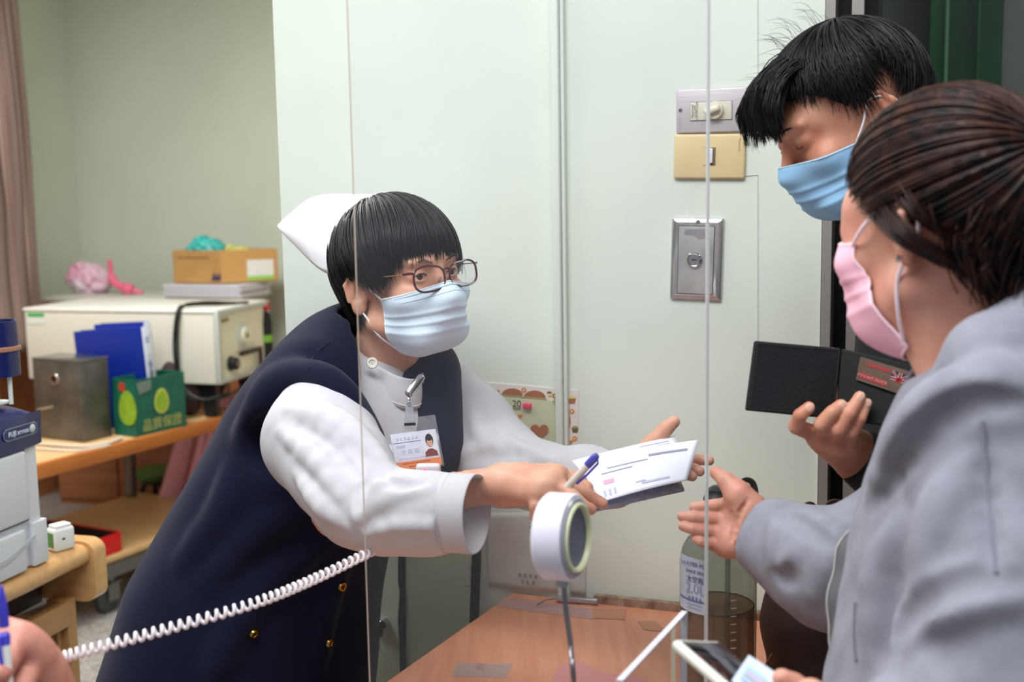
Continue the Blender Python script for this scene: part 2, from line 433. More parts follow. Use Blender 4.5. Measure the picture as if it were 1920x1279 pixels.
# lower cupboard door in the counter wall: leaf, dark weather strips
M_leaf = mat('leaf_green_paint', (230, 240, 214), rough=.4, bump=.3, bscale=30, var=.05, vscale=5)
M_dkgreen = mat('dark_green_strip', (38, 66, 48), rough=.6, bump=.6, bscale=120, var=.35, vscale=60)
def wallpoly(nm, pts, th, m, off=0.0, parent=None):
    return MB().poly([wl(*p)+n*off for p in pts], th, n).obj(nm, m, parent, smooth=False)
def strip(pts_l, pts_r, th, off, nm, m, parent=None):
    k = 24; a = spline([wl(*p)+n*off for p in pts_l], k); c = spline([wl(*p)+n*off for p in pts_r], k)
    b = MB(); b.grid([[p, p+n*th, q+n*th, q] for p, q in zip(a, c)]); return b.obj(nm, m, parent, smooth=False)
st(wallpoly('door_1', [(700, 985), (752, 985), (757, 1500), (640, 1500)], .006, M_leaf))
st(wallpoly('door_2', [(762, 985), (888, 985), (884, 1500), (765, 1500)], .006, mat('olive_green_paint', (202, 214, 186), rough=.38, bump=.3, bscale=30, var=.06, vscale=4)))
st(strip([(751, 985), (750, 1080), (753, 1110), (750, 1160), (753, 1220), (755, 1400)], [(762, 985), (760, 1080), (763, 1120), (761, 1180), (764, 1240), (765, 1400)], .009, 0, 'trim_6', M_dkgreen))
st(strip([(890, 950), (888, 1040), (886, 1100), (882, 1200)], [(903, 950), (902, 1040), (900, 1100), (896, 1200)], .009, 0, 'trim_7', M_dkgreen))

# ================================================================= DOORWAY AND CORRIDOR (right)
M_steel = mat('brushed_steel', (170, 165, 158), rough=.35, metal=.45, bump=.1, bscale=200, stretch=(1, 1, .02))
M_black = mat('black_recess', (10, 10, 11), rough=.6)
D0 = R0.copy()
def post(nm, x0, x1, m, off, th, label=None):
    p, q = WP(x0, 400, A+n*off, n), WP(x1, 400, A+n*off, n)
    return st(vwall(p, q, th, 0, ZC, -n).obj(nm, m, smooth=False))
post('trim_8', 1542, 1560, M_steel, .012, .16)
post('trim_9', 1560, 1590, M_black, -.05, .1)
post('trim_10', 1590, 1612, M_steel, .0, .12)
post('trim_11', 1612, 1640, mat('dark_frame', (38, 36, 36), rough=.3, metal=.6), -.03, .1)
# corridor beyond the doorway: half-open dark door, grey wall, green door frame
K0 = W(1636, 300, 2.9)
st(vwall(K0-u*.05, K0+u*2.2, .1, 0, ZC, -n).obj('wall_corridor', mat('corridor_grey', (96, 100, 96), rough=.7, var=.05), smooth=False))
M_green = mat('green_gloss_paint', (20, 92, 44), rough=.35, var=.15, vscale=8)
t = thing('corridor_door', (0, 0, 0), 'dark green door in a bright green frame in the corridor wall', 'door')
def cw(px, off=0): return WP(px, 300, K0+n*off, n)
vwall(cw(1738, .01), cw(1768, .01), .05, 0, 2.6, n).obj('door_frame', M_green, t, smooth=False)
vwall(cw(1766, .02), cw(1772, .02), .05, 0, 2.6, n).obj('door_edge', mat('green_edge_paint', (86, 128, 92), rough=.4), t, smooth=False)
vwall(cw(1770, .005), cw(1872, .005), .02, 0, 2.6, n).obj('door_panel', mat('dark_green_door', (16, 62, 34), rough=.4, var=.2), t, smooth=False)
vwall(cw(1826, .03), cw(1830, .03), .01, 0, 2.6, n).obj('door_bead', M_green, t, smooth=False)
t['kind'] = 'structure'; t.name = 'door_3'
# dark leaf right behind the customers
E0 = W(1640, 600, 2.25)
st(vwall(E0, W(1735, 600, 2.5), .04, 0, 1.5, -n).obj('door_4', mat('dark_door_leaf', (22, 22, 24), rough=.35), smooth=False))

# ================================================================= CURTAIN
def curtain():
    t = thing('curtain', W(0, 640, 4.9)*1.0, 'dusty brown curtain hanging in folds at the left edge', 'curtain')
    t.location.z = 0
    p0 = W(-90, 300, 5.0); p1 = W(44, 300, 5.1); G = []
    for i in range(40):
        z = zw-.15+(ZC-.1-zw+.15)*i/39; row = []
        for j in range(90):
            s = j/89; w = 1+.12*(1-i/39)
            p = p0+(p1-p0)*(s*w); a = s*2*math.pi*4.2
            p = p + n*(.05*math.sin(a+.3*math.sin(i*.2))+.012*math.sin(3*a+i*.1)); p.z = z; row.append(p-t.location)
        G.append(row)
    MB().grid(G).obj('cloth', mat('curtain_cloth', (150, 128, 118), rough=.9, bump=.4, bscale=300, col2=(112, 90, 82), vscale=25, stretch=(1, 1, .05)), t, solid=.004, angle=180)
    q0, q1 = p0.copy(), p1.copy(); q0.z = q1.z = ZC-.09
    MB().cyl(q0-u*.2-t.location, q1+u*.05-t.location, .014).obj('rod', M_steel, t)
curtain()
# ================================================================= BACK ROOM FURNITURE
M_grey_metal = mat('grey_metal', (120, 120, 118), rough=.35, metal=.9)
M_maple = wood('maple_veneer', (212, 176, 128), (202, 164, 114), (14, 2, 14), .4)
M_edge = wood('orange_edge_band', (186, 112, 52), (168, 96, 42), (3, 30, 30), .35)
M_blackp = mat('black_plastic', (24, 24, 26), rough=.45)
M_rubber = mat('grey_rubber', (62, 66, 66), rough=.6)
# ---- two-tier trolley
ax = V(.462, .887, 0); bx = V(-.887, .462, 0)
c0 = WZ(85, 868, .6)
def cart():
    ang = math.atan2(ax.y, ax.x); o = c0 - ax*.45; o.z = 0
    t = thing('trolley', o, 'two-tier wooden trolley with orange edging and steel legs on castors', 'trolley', rotz=ang)
    L = 1.43; Wd = .62   # local x along ax, local y along bx
    MB().box((L/2, Wd/2, .585), (L-.03, Wd-.03, .03)).obj('top_shelf', M_maple, t)
    b = MB(); b.box((L/2, 0, .578), (L, .022, .052), .005).box((L/2, Wd, .578), (L, .022, .052), .005).box((0, Wd/2, .578), (.022, Wd, .052), .005).box((L, Wd/2, .578), (.022, Wd, .052), .005)
    b.obj('edge_band', M_edge, t)
    MB().box((L/2+.03, Wd/2, .195), (L-.05, Wd-.03, .022), .003).obj('lower_shelf', M_maple, t)
    MB().box((L/2+.03, .005, .16), (L-.05, .012, .045)).box((L/2+.03, Wd-.01, .16), (L-.05, .012, .045)).obj('shelf_rail', M_grey_metal, t, smooth=False)
    for x, ys in ((.04, (.05, Wd-.05)), (.80, (Wd-.06,)), (L-.06, (.05, Wd-.05))):
        for y in ys:
            MB().box((x, y, .34), (.035, .035, .47), .003).obj('leg', M_grey_metal, t)
    for x in (.80-.06, L-.08):
        for y in (.05, Wd-.06):
            c = MB(); c.cyl((x, y, .105), (x, y, .145), .016).box((x, y, .105), (.05, .05, .008)); c.box((x-.012, y-.026, .075), (.05, .004, .06)).box((x-.012, y+.026, .075), (.05, .004, .06))
            co = c.obj('caster', M_grey_metal, t)
            MB().lathe([(0, -.013), (.04, -.015), (.05, -.01), (.05, .01), (.04, .015), (0, .013)], 28, (x-.02, y, .05), Matrix.Rotation(math.pi/2, 3, 'X')).obj('wheel', M_rubber, co)
            MB().box((x+.03, y, .1), (.045, .02, .008), .002).obj('brake_lever', M_rubber, co)
    return t
cart()
# ---- white incubator-like instrument
def instrument():
    z1 = W(400, 582, 4.5).z; fr = W(399, 582, 4.5); fl = W(44, 566, 4.72)
    d = V(fr.x-fl.x, fr.y-fl.y, 0); L = d.length; ang = math.atan2(d.y, d.x); H = .285; D = .42; z0 = z1-H-.603
    t = thing('laboratory_oven', V(fl.x, fl.y, z1-H-z0), 'long cream metal laboratory instrument with a round dial and black crank on its end', 'instrument', rotz=ang)
    M_body = mat('cream_enamel', (205, 202, 188), rough=.4); M_lid = mat('cream_lid_enamel', (222, 220, 212), rough=.35); M_face = mat('cream_face', (228, 228, 206), rough=.45)
    MB().box((L/2, D/2, z0+H/2-.006), (L, D, H-.012), .006).obj('housing', M_body, t)
    MB().box((L/2, D/2, z0+H-.006), (L+.008, D+.008, .014), .004).obj('lid', M_lid, t)
    f = MB()
    e = L+.004
    for (cy, cz, sy, sz) in ((D/2, z0+H-.012, D, .022), (D/2, z0+.012, D, .022), (.008, z0+H/2, .02, H-.02), (D-.008, z0+H/2, .02, H-.02)): f.box((e+.006, cy, cz), (.022, sy, sz), .003)
    f.obj('end_frame', mat('frame_grey_enamel', (188, 192, 186), rough=.35, metal=.2), t)
    fp = MB().box((e, D/2, z0+H/2), (.006, D-.04, H-.03)).obj('end_panel', M_face, t)
    RX = Matrix.Rotation(math.pi/2, 3, 'Y')
    dl = MB().lathe([(0, .004), (.032, .004), (.046, .002), (.05, .0), (.05, -.004)], 40, (e+.006, D*.50, z0+.165), RX).obj('dial', mat('dial_grey', (205, 210, 205), rough=.4), t)
    MB().lathe([(0, .014), (.03, .013), (.034, .004)], 32, (e+.008, D*.50, z0+.165), RX).obj('dial_hub', M_face, dl)
    MB().box((e+.024, D*.5, z0+.165), (.003, .003, .022)).box((e+.024, D*.5, z0+.165), (.003, .022, .003)).obj('dial_mark', M_blackp, dl)
    kn = MB().lathe([(0, .03), (.02, .03), (.024, .026), (.026, .004), (.03, 0)], 26, (e+.006, D*.24, z0+.068), RX).obj('knob', M_blackp, t)
    MB().lathe([(0, .032), (.013, .032), (.013, .03)], 20, (e+.007, D*.24, z0+.068), RX).obj('knob_cap', M_grey_metal, kn)
    cr = MB().box((e+.02, D*.57, z0+.098), (.014, .17, .018), .003).box((e+.02, D*.76, z0+.07), (.012, .018, .075), .003).cyl((e+.02, D*.76, z0+.03), (e+.045, D*.76, z0+.03), .012).obj('crank', M_blackp, t)
    MB().box((e+.006, D*.17, z0+H-.045), (.003, .05, .014)).obj('name_plate', mat('brass_plate', (150, 140, 96), rough=.4, metal=.6), t)
    st_ = MB().box((.055, -.001, z0+H-.04), (.075, .002, .045)).obj('sticker', mat('sticker_white', (210, 214, 206), rough=.5), t)
    MB().box((.055, -.0025, z0+H-.026), (.075, .002, .014)).obj('sticker_band', mat('sticker_green', (60, 160, 84), rough=.5), st_)
    # black splayed stand
    for (yy) in (.06, D-.06):
        s = MB(); s.poly([(L-.16, yy-.015, z0), (L-.03, yy-.015, z0), (L-.03, yy-.015, .0), (L-.08, yy-.015, 0), (L-.10, yy-.015, .11), (L-.15, yy-.015, .11), (L-.2, yy-.015, 0), (L-.25, yy-.015, 0)], .03, (0, 1, 0))
        s.obj('stand', M_blackp, t, smooth=False)
    s = MB().box((.12, D/2, z0/2), (.1, D-.1, z0), .004).obj('stand', M_blackp, t)
    # black power cord looped over the lid and down the front
    tag(MB().tube(spline([(t.matrix_basis @ Vector(p)) for p in [(L+.01, D*.62, z0+H+.006), (L-.05, D*.35, z0+H+.009), (L-.13, D*.12, z0+H+.012), (L-.145, -.008, z0+H-.002), (L-.165, -.014, z0+.14), (L-.15, -.012, z0+.01), (L-.10, -.02, z0-.05), (L-.02, .03, z0-.06), (L+.04, .12, z0-.03), (L+.06, .2, z0+.015)]], 70), .005).tube(spline([(t.matrix_basis @ Vector(p)) for p in [(L-.02, D*.5, z0+H+.007), (L-.1, D*.2, z0+H+.02), (L-.135, -.006, z0+H-.002), (L-.15, -.016, z0+.13), (L-.135, -.014, z0), (L-.06, -.01, z0-.055), (L+.02, .06, z0-.04)]], 60), .006).obj('power_cord', M_blackp), 'black power cord looped over the cream instrument', 'cord')
    MB().box((L-.16, -.03, z0-.045), (.07, .03, .028), .008).obj('plug', mat('clear_grey_plug', (150, 150, 146), rough=.3), t)
instrument()
# ---- brushed steel box
def steel_box():
    f = WZ(158, 831, .6); l = WZ(47, 818, .6); r = WZ(217, 822, .6)
    d = V(f.x-l.x, f.y-l.y, 0).normalized(); ang = math.atan2(d.y, d.x); L = .235; D = .13; H = .285
    t = thing('steel_box', V(f.x, f.y, .602)-d*L, 'dark steel box with a round hole and small lever on the trolley', 'box', rotz=ang)
    M = mat('dark_steel', (112, 110, 108), rough=.42, metal=.7, bump=.05, bscale=60, var=.2, vscale=12)
    MB().box((L/2, D/2, H/2), (L, D, H), .003).obj('case', M, t)
    MB().box((L/2, D/2, H+.002), (L+.004, D+.004, .004), .001).obj('cover', mat('light_steel', (170, 170, 172), rough=.25, metal=1), t)
    RY = Matrix.Rotation(math.pi/2, 3, 'X')
    h = MB().lathe([(.013, .0), (.013, .004), (.02, .005), (.022, 0)], 28, (L*.46, -.0, H*.76), RY).obj('hole_ring', mat('ring_steel', (190, 190, 190), rough=.2, metal=1), t)
    MB().lathe([(0, .0008), (.0135, .0008)], 24, (L*.46, 0, H*.76), RY).obj('hole', M_black, h)
    MB().cyl((L*.1, -.008, H*.36), (L*.47, -.012, H*.43), .004).lathe([(0, .004), (.006, 0), (0, -.004)], 12, (L*.47, -.012, H*.43)).obj('lever', mat('ring_steel', (190, 190, 190)), t)
    tag(MB().tube(spline([WZ(85, 820, .606)-ax*.1, WZ(150, 838, .606), WZ(200, 832, .606), WZ(228, 822, .606)], 24), .006, flat=1.6).tube(spline([WZ(85, 828, .606)-ax*.1, WZ(140, 845, .606), WZ(205, 835, .606)], 24), .004).obj('folded_cloth', mat('white_rag', (206, 200, 188), rough=.9)), 'crumpled white cloth strip peeking out under the steel box', 'cloth')
steel_box()
# ---- green fruit carton with binders
def carton():
    f = WZ(259, 821, .6); l = WZ(213, 812, .6); r = WZ(349, 800, .6)
    d = V(r.x-f.x, r.y-f.y, 0); L = d.length; d.normalize(); ang = math.atan2(d.y, d.x); H = W(259, 712, (f-CO).dot(RC@Vector((0, 0, -1)))).z-.6; D = .12
    t = thing('fruit_carton', V(f.x, f.y, .602), 'green fruit carton printed with a pale fruit and Chinese lettering', 'box', rotz=ang)
    M = mat('carton_green', (22, 98, 78), rough=.45, var=.15, vscale=20)
    th = .005; b = MB()
    b.box((L/2, 0, H/2), (L, th, H)).box((L/2, D, H/2), (L, th, H)).box((0, D/2, H/2), (th, D, H)).box((L, D/2, H/2), (th, D, H)).box((L/2, D/2, .004), (L, D, th))
    b.obj('carton', M, t, smooth=False)
    # printed pears: front panel and end panel
    def pear(cx, cz, s, face):
        pts = []
        for k in range(28):
            a = 2*math.pi*k/28; r = s*(1+.0*math.cos(a)); x = r*math.cos(a)*.82*(1-.16*math.sin(a)); z = r*math.sin(a)*1.15
            pts.append((cx+x, -th/2-.0012, cz+z) if face == 'f' else (-th/2-.0012, cx+x, cz+z))
        return MB().poly(pts, .001, (0, -1, 0) if face == 'f' else (-1, 0, 0))
    pear(L*.5, H*.56, .040, 'f').obj('printed_fruit', mat('print_rim', (196, 196, 90)), t, smooth=False)
    p2 = pear(L*.5, H*.56, .033, 'f'); p2.v = [(x, y-.001, z) for x, y, z in p2.v]; p2.obj('printed_fruit', mat('print_lime', (142, 178, 46), rough=.5, var=.1, vscale=40), t, smooth=False)
    pear(D*.35, H*.5, .055, 'e').obj('printed_fruit', mat('print_lime', (142, 178, 46)), t, smooth=False)
    MB().box((-.004, D*.55, H*.86), (.001, .03, .03)).obj('printed_mark', mat('print_red', (176, 60, 36)), t, smooth=False)
    text('lettering', '品質保證', .046, mat('print_gold', (168, 170, 96), rough=.5), t, plane_m((L*.5, -th/2-.0012, H*.16), (1, 0, 0), (0, 0, 1)), ext=.0006)
    MB().poly([(.0, -.006, H*.95), (L*.3, -.006, H*.97), (L*.28, -.006, H*.8), (.01, -.006, H*.74)], .0006, (0, -1, 0)).obj('tape', clear_sheet('tape_clear', (235, 240, 235), .12, 1.5), t, smooth=False)
    # binders standing in it
    def binder(q, z0, w, h, th_, label, tilt, yaw):
        m = Matrix.Translation((q.x, q.y, z0)) @ Matrix.Rotation(yaw, 4, 'Z') @ Matrix.Rotation(tilt, 4, 'Y')
        k = thing('ring_binder', None, label, 'binder', 'blue binders on the trolley', mat=m)
        Mb = mat('binder_blue', (14, 36, 128), rough=.35)
        MB().box((-w/2, 0, h/2), (w, .004, h), .0015).box((-w/2, th_, h/2), (w, .004, h), .0015).obj('cover', Mb, k)
        MB().box((0, th_/2, h/2), (.004, th_+.004, h), .0015).obj('spine', mat('spine_white', (214, 220, 236), rough=.35), k)
        MB().box((-w/2+.01, th_/2, h/2), (w-.03, th_-.012, h-.02)).obj('pages', mat('binder_pages', (180, 180, 196), rough=.8), k)
        text('spine_text', '二\n四\n品\n管\n手\n冊', .026, mat('ink_navy', (30, 44, 110)), k, plane_m((.003, th_/2, h*.52), (0, 1, 0), (0, 0, 1)))
        MB().lathe([(.006, 0), (.010, .001), (.012, 0)], 20, (.002, th_/2, h*.87), Matrix.Rotation(math.pi/2, 3, 'Y')).obj('spine_emblem', mat('emblem_blue', (70, 96, 170)), k)
    q = W(283, 700, 4.36); zb = W(283, 612, 4.36).z-.603
    binder(q, .603, .285, zb, .045, 'front blue binder with a lettered white spine behind the green carton', -.07, -.25)
    binder(q+V(-.012, .05, 0), .603, .21, zb+.012, .04, 'rear blue binder, mostly hidden behind the lettered one', -.05, -.25)
carton()
# dark bag behind the binders
f = WZ(318, 792, .6)-V(0, .02, 0)
F = Field(); F.ell(f+V(.0, .12, .13), (.06, .05, .11), k=.03).ell(f+V(.05, .14, .09), (.05, .04, .09), k=.03)
tag(link('dark_pouch', F.mesh(f+V(-.1, 0, 0), f+V(.15, .25, .3), .008, 1), None, mat('pouch_brown', (58, 42, 44), rough=.8)), 'dark brown pouch behind the binders next to the carton', 'bag')
# ---- cupboard behind with boxes
cb = W(110, 560, 5.62); cb2 = W(500, 556, 5.47)
ztop = W(250, 552, 5.62).z
def back_cabinet():
    o = W(95, 640, 5.62); t = thing('low_cabinet', V(o.x, o.y, 0), 'waist-high orange wood cabinet along the back wall', 'cabinet', rotz=math.atan2(u.y, u.x)+.12)
    L = .96; D = .30; H = ztop
    MB().box((L/2, D/2, H/2-.02), (L, D, H-.04)).obj('body', M_wains, t, smooth=False)
    MB().box((L/2, D/2-.005, H-.012), (L+.03, D+.02, .024), .004).obj('top', mat('cabinet_top_grey', (196, 196, 188), rough=.4), t)
    for i in range(3):
        dd = MB().box((L*(i+.5)/3, -.008, H/2-.02), (L/3-.01, .014, H-.1), .002).obj('door', M_wains, t)
        MB().cyl((L*(i+.9)/3-.02, -.03, H*.55), (L*(i+.9)/3-.02, -.03, H*.65), .005).obj('handle', M_grey_metal, dd)
    return t
back_cabinet()
def cardboard():
    p = W(327, 532, 5.47); q = W(415, 531, 5.39); r = W(483, 527, 5.57); d = V(q.x-p.x, q.y-p.y, 0); L = d.length; d2 = V(r.x-q.x, r.y-q.y, 0); D = .2
    ang = math.atan2(d.y, d.x); H = 62/2240*5.42
    z = p.z
    s = thing('paper_stack', V(p.x-.02, p.y-.02, ztop), 'white stack of papers and trays under the cardboard box', 'paper stack', rotz=ang)
    hh = z-ztop; k = 4
    for i in range(k): MB().box((.19+.004*(-1)**i, .1, hh*(i+.5)/k), (.40, .26, hh/k*.9), .002).obj('sheet_pack', mat('paper_lilac', (206, 204, 212), rough=.7), s)
    t = thing('cardboard_box', V(p.x, p.y, z+.002), 'brown printed cardboard box with plastic bags in it', 'box', rotz=ang)
    M = mat('cardboard', (186, 142, 84), rough=.75, var=.06, vscale=12); M2 = mat('cardboard_side', (196, 150, 88), rough=.75)
    a = Matrix.Rotation(.62, 3, 'Z') @ Vector((.0, 0, 0)); th = .005
    c1 = V(L, 0, 0); c2 = c1+V(.19, .17, 0); c3 = V(.17, .19, 0)
    for (pp, qq, mm) in ((V(0, 0, 0), c1, M), (c1, c2, M2), (c3, c2, M), (V(0, 0, 0), c3, M)):
        e = (qq-pp).normalized().cross(UP)*th; MB().poly([pp, qq, qq-e, pp-e], H, UP).obj('panel', mm, t, smooth=False)
    MB().poly([V(0, 0, 0), c1, c2, c3], .004, UP).obj('base', M, t, smooth=False)
    dashes('printed_lettering', 12, .0125, mat('ink_dark', (50, 44, 50)), t, plane_m((L*.44, -.001, H*.78), (1, 0, 0), (0, 0, 1)), gap=1.1)
    # small emblem: a splash of blades
    b = MB()
    for k in range(4): b.poly([(L*.80+.012*k, -.001, .01), (L*.84+.012*k, -.001, .05+.01*(k % 2)), (L*.86+.012*k, -.001, .02)], .001, (0, -1, 0))
    b.obj('printed_emblem', mat('ink_blue', (40, 40, 84)), t, smooth=False)
    m = c1+(c2-c1)*.7; e = (c2-c1).normalized(); nn = e.cross(UP)
    MB().poly([m-e*.06+nn*.001+UP*.01, m+e*.06+nn*.001+UP*.01, m+e*.06+nn*.001+UP*H*.68, m-e*.06+nn*.001+UP*H*.68], .001, nn).obj('label', mat('label_white', (225, 225, 222)), t, smooth=False)
    MB().poly([m-e*.06+nn*.002+UP*.01, m+e*.06+nn*.002+UP*.01, m+e*.06+nn*.002+UP*H*.2, m-e*.06+nn*.002+UP*H*.2], .001, nn).obj('label_band', mat('label_green', (150, 200, 100)), t, smooth=False)
    # crumpled bags in the box
    def bag(nm, c, r, m, label, seed):
        F = Field(); F.ell(c, r, k=.02); F.ell(Vector(c)+V(r[0]*.5, 0, -.01), (r[0]*.6, r[1]*.8, r[2]*.8), k=.02)
        F.disp = lambda X, d: .012*vnoise(X, 34, seed)+.005*vnoise(X, 90, seed+1)
        c = Vector(c); e = Vector(r)*1.4+V(.03, .03, .03)
        tag(link(nm, F.mesh(c-e, c+e+V(r[0]*.5, 0, 0), .006), None, m), label, 'bag')
    base = V(p.x, p.y, z+H)
    bag('plastic_bag', base+d.normalized()*.14+V(0, .12, -.0), (.085, .06, .06), mat('teal_plastic', (70, 205, 200), rough=.3, var=.3, vscale=40), 'crumpled turquoise plastic bag on top of the cardboard box', 3)
    bag('plastic_bag', base+d.normalized()*.30+V(0, .13, -.03), (.07, .05, .05), mat('yellow_plastic', (222, 222, 130), rough=.3, var=.2, vscale=40), 'pale yellow plastic bag beside the turquoise one in the cardboard box', 5)
    q = W(147, 530, 5.62); q.z = ztop+.07
    bag('plastic_bag', q+V(0, .12, -.005), (.10, .07, .085), mat('white_bag', (214, 204, 212), rough=.35, col2=(214, 150, 176), vscale=14), 'white and pink carrier bag on the cabinet behind the instrument', 8)
    q = W(195, 545, 5.57); q.z = ztop+.05
    tag(MB().tube(spline([q+V(.0, .1, .11), q+V(.005, .1, .04), q+V(.03, .08, .0), q+V(.1, .06, -.03), q+V(.16, .06, -.045)], 30), [.012]*8+[.02]*12+[.03]*4+[.012]*6, 10).obj('pink_pouch', mat('pink_plastic', (230, 110, 140), rough=.4)), 'bright pink plastic pouch next to the white bag', 'pouch')
cardboard()
# red-capped bottle on the right of the instrument
q = W(497, 600, 4.9)
t = thing('bottle', V(q.x, q.y, q.z-.06), 'dark bottle with a red cap right of the cream instrument', 'bottle')
MB().lathe([(0, -.12), (.026, -.12), (.028, .05), (.02, .09), (.012, .1), (0, .1)], 20).obj('body', M_black, t)
MB().lathe([(0, .1), (.02, .1), (.02, .135), (0, .14)], 20).obj('cap', mat('red_cap', (190, 30, 40)), t)
MB().lathe([(.0285, -.03), (.0285, 0)], 20).obj('label', mat('label_lime', (110, 170, 60)), t)
# examination couch with peach sheet and pink cloth
M_peach = mat('peach_sheet', (226, 178, 150), rough=.8, bump=.3, bscale=30, var=.06, vscale=6)
o = W(478, 700, 5.05)
def couch():
    d = -n; t = thing('examination_couch', V(o.x, o.y, 0), 'examination couch under a peach sheet behind the nurse', 'couch', rotz=math.atan2(u.y, u.x))
    F = Field(); z = W(510, 612, 5.3).z
    F.ell((.45, .35, z-.14), (.40, .5, .15), k=.05).cap((.12, -.0, z-.33), (1.1, -.0, z-.33), .09, k=.08).cap((.12, .6, z-.33), (1.1, .6, z-.33), .1, k=.1).ell((.6, .3, z-.36), (.55, .4, .16), k=.1)
    F.disp = lambda X, dd: .012*vnoise(X, 12, 2)
    link('bedding', F.mesh((-.1, -.2, z-.6), (1.4, 1.0, z+.1), .018, 1), t, M_peach)
    MB().box((.6, .3, z-.5), (1.2, .7, .06), .01).obj('frame', M_wains, t)
    for x in (.08, 1.12):
        for y in (.02, .58): MB().box((x, y, (z-.5)/2), (.05, .05, z-.5)).obj('leg', M_grey_metal, t)
    return z
zc = couch()
# hanging pink cloth
def pinkcloth():
    bl = W(305, 938, 5.02); br = W(440, 945, 5.05); tl = W(345, 770, 5.04); tr = W(470, 735, 5.05); G = []
    for i in range(26):
        a = i/25; row = []
        for j in range(60):
            s = j/59; p = (tl+(tr-tl)*s)*(1-a)+(bl+(br-bl)*s)*a
            p = p+n*(.03*math.sin(s*18+a)*(.3+a)+.012*math.sin(s*41)); row.append(p)
        G.append(row)
    tag(MB().grid(G).obj('pink_cloth', mat('pink_cotton', (232, 168, 188), rough=.85), None, solid=.004, angle=180), 'pink cloth hanging down behind the trolley, left of the navy vest', 'cloth')
pinkcloth()
# stool with green seat below
q = WZ(292, 905, 0.0)
q = V(-1.75, 5.55, 0)
q = W(296, 880, 5.22); q.z = 0
t = thing('stool', q, 'small stool with green seat standing behind the trolley', 'stool')
MB().lathe([(0, .23), (.09, .23), (.105, .24), (.105, .26), (.09, .27), (0, .27)], 30).obj('seat', mat('green_seat', (74, 120, 52), rough=.5), t)
MB().lathe([(0, .21), (.07, .21), (.07, .23), (0, .23)], 20).obj('seat_plate', M_blackp, t)
for k in range(4):
    a = k*math.pi/2+.5; MB().cyl((.06*math.cos(a), .06*math.sin(a), .21), (.14*math.cos(a), .14*math.sin(a), 0), .012).obj('leg', M_blackp, t)
# red tray on the lower shelf
def tray():
    f = WZ(228, 1033, .206)
    d = ax; t = thing('tray', f-ax*.16, 'black tray with bright red rim on the lower trolley shelf', 'tray', rotz=math.atan2(ax.y, ax.x)); t.location.z = .207
    L = .16; Wd = .44; H = .07; b = MB(); x0 = 0
    MR = mat('red_plastic', (206, 22, 24), rough=.35)
    b.box((x0+L/2, 0, H/2), (L, .006, H), .002).box((x0+L/2, Wd, H/2), (L, .006, H), .002).box((x0, Wd/2, H/2), (.006, Wd, H), .002).box((x0+L, Wd/2, H/2), (.006, Wd, H), .002)
    b.obj('rim', MR, t)
    MB().box((x0+L/2, Wd/2, .012), (L-.008, Wd-.008, .02)).box((x0+L/2, .0055, H*.5), (L-.01, .004, H-.006)).box((x0+.0055, Wd/2, H*.5), (.004, Wd-.012, H-.006)).box((x0+L-.0055, Wd/2, H*.5), (.004, Wd-.012, H-.006)).box((x0+L/2, Wd-.0055, H*.5), (L-.01, .004, H-.006)).obj('lining', mat('dark_lining', (40, 26, 22), rough=.7), t, smooth=False)
tray()
# ================================================================= PRINTER DESK (left foreground)
M_beech = wood('beech_gloss', (214, 166, 112), (204, 154, 100), (30, 3, 30), .22, coat=.4)
M_beech_d = wood('beech_panel', (178, 134, 84), (166, 122, 74), (3, 3, 12), .35)
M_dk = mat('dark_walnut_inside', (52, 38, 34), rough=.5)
dd = V(.27, .963, 0); dl = V(-.963, .27, 0); zt = .75
pf = WZ(188, 1012, zt)     # far front corner of the top
def pdesk():
    t = thing('printer_desk', V(pf.x, pf.y, 0), 'beech desk with rounded edge carrying the printer', 'desk', rotz=math.atan2(dd.y, dd.x))
    # local x = towards far end, y = away from camera's right (to the left)
    top = MB()
    prof = [(.30*0+.62, zt), (.03, zt)]+[(.0+.026-.026*math.sin(a), zt-.022+.022*math.cos(a)) for a in [k*math.pi/12 for k in range(0, 13)]]+[(.62, zt-.044)]
    G = [[(-1.0, y, z) for y, z in prof], [(-.035, y, z) for y, z in prof]]
    top.grid(G); top.add([(-.035, y, z) for y, z in prof], [tuple(range(len(prof)))]).add([(-1.0, y, z) for y, z in prof], [tuple(range(len(prof)))])
    top.obj('desktop', M_beech, t, angle=40)
    # rounded end panel rising a little above the top and hanging below it
    pts = []
    for cx, cz, a0 in ((.052, zt-.020, math.pi), (.60, zt-.020, math.pi/2), (.60, zt-.098, 0), (.052, zt-.098, -math.pi/2)):
        for k in range(7):
            a = a0-math.pi/2*k/6; pts.append((-.035, cx+.03*math.cos(a)-.03, cz+.025*math.sin(a)))
    MB().poly(pts, .04, (1, 0, 0)).obj('end_panel', M_beech, t, angle=40)
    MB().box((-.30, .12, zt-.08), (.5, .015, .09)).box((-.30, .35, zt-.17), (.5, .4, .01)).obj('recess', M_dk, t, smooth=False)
    MB().box((-.38, .045, zt-.138), (.64, .022, .052), .003).obj('rail', M_beech_d, t)
    MB().box((-.06, .06, (zt-.11)/2), (.03, .05, zt-.11), .003).box((-.08, .30, (zt-.15)/2), (.02, .5, zt-.15), .002).obj('leg_panel', M_beech_d, t)
    MB().box((-.55, .58, zt/2), (.9, .02, zt-.06)).obj('back_panel', M_beech_d, t)
    MB().box((-.40, .10, .3), (.6, .01, .55)).obj('drawer_front', M_dk, t)
pdesk()
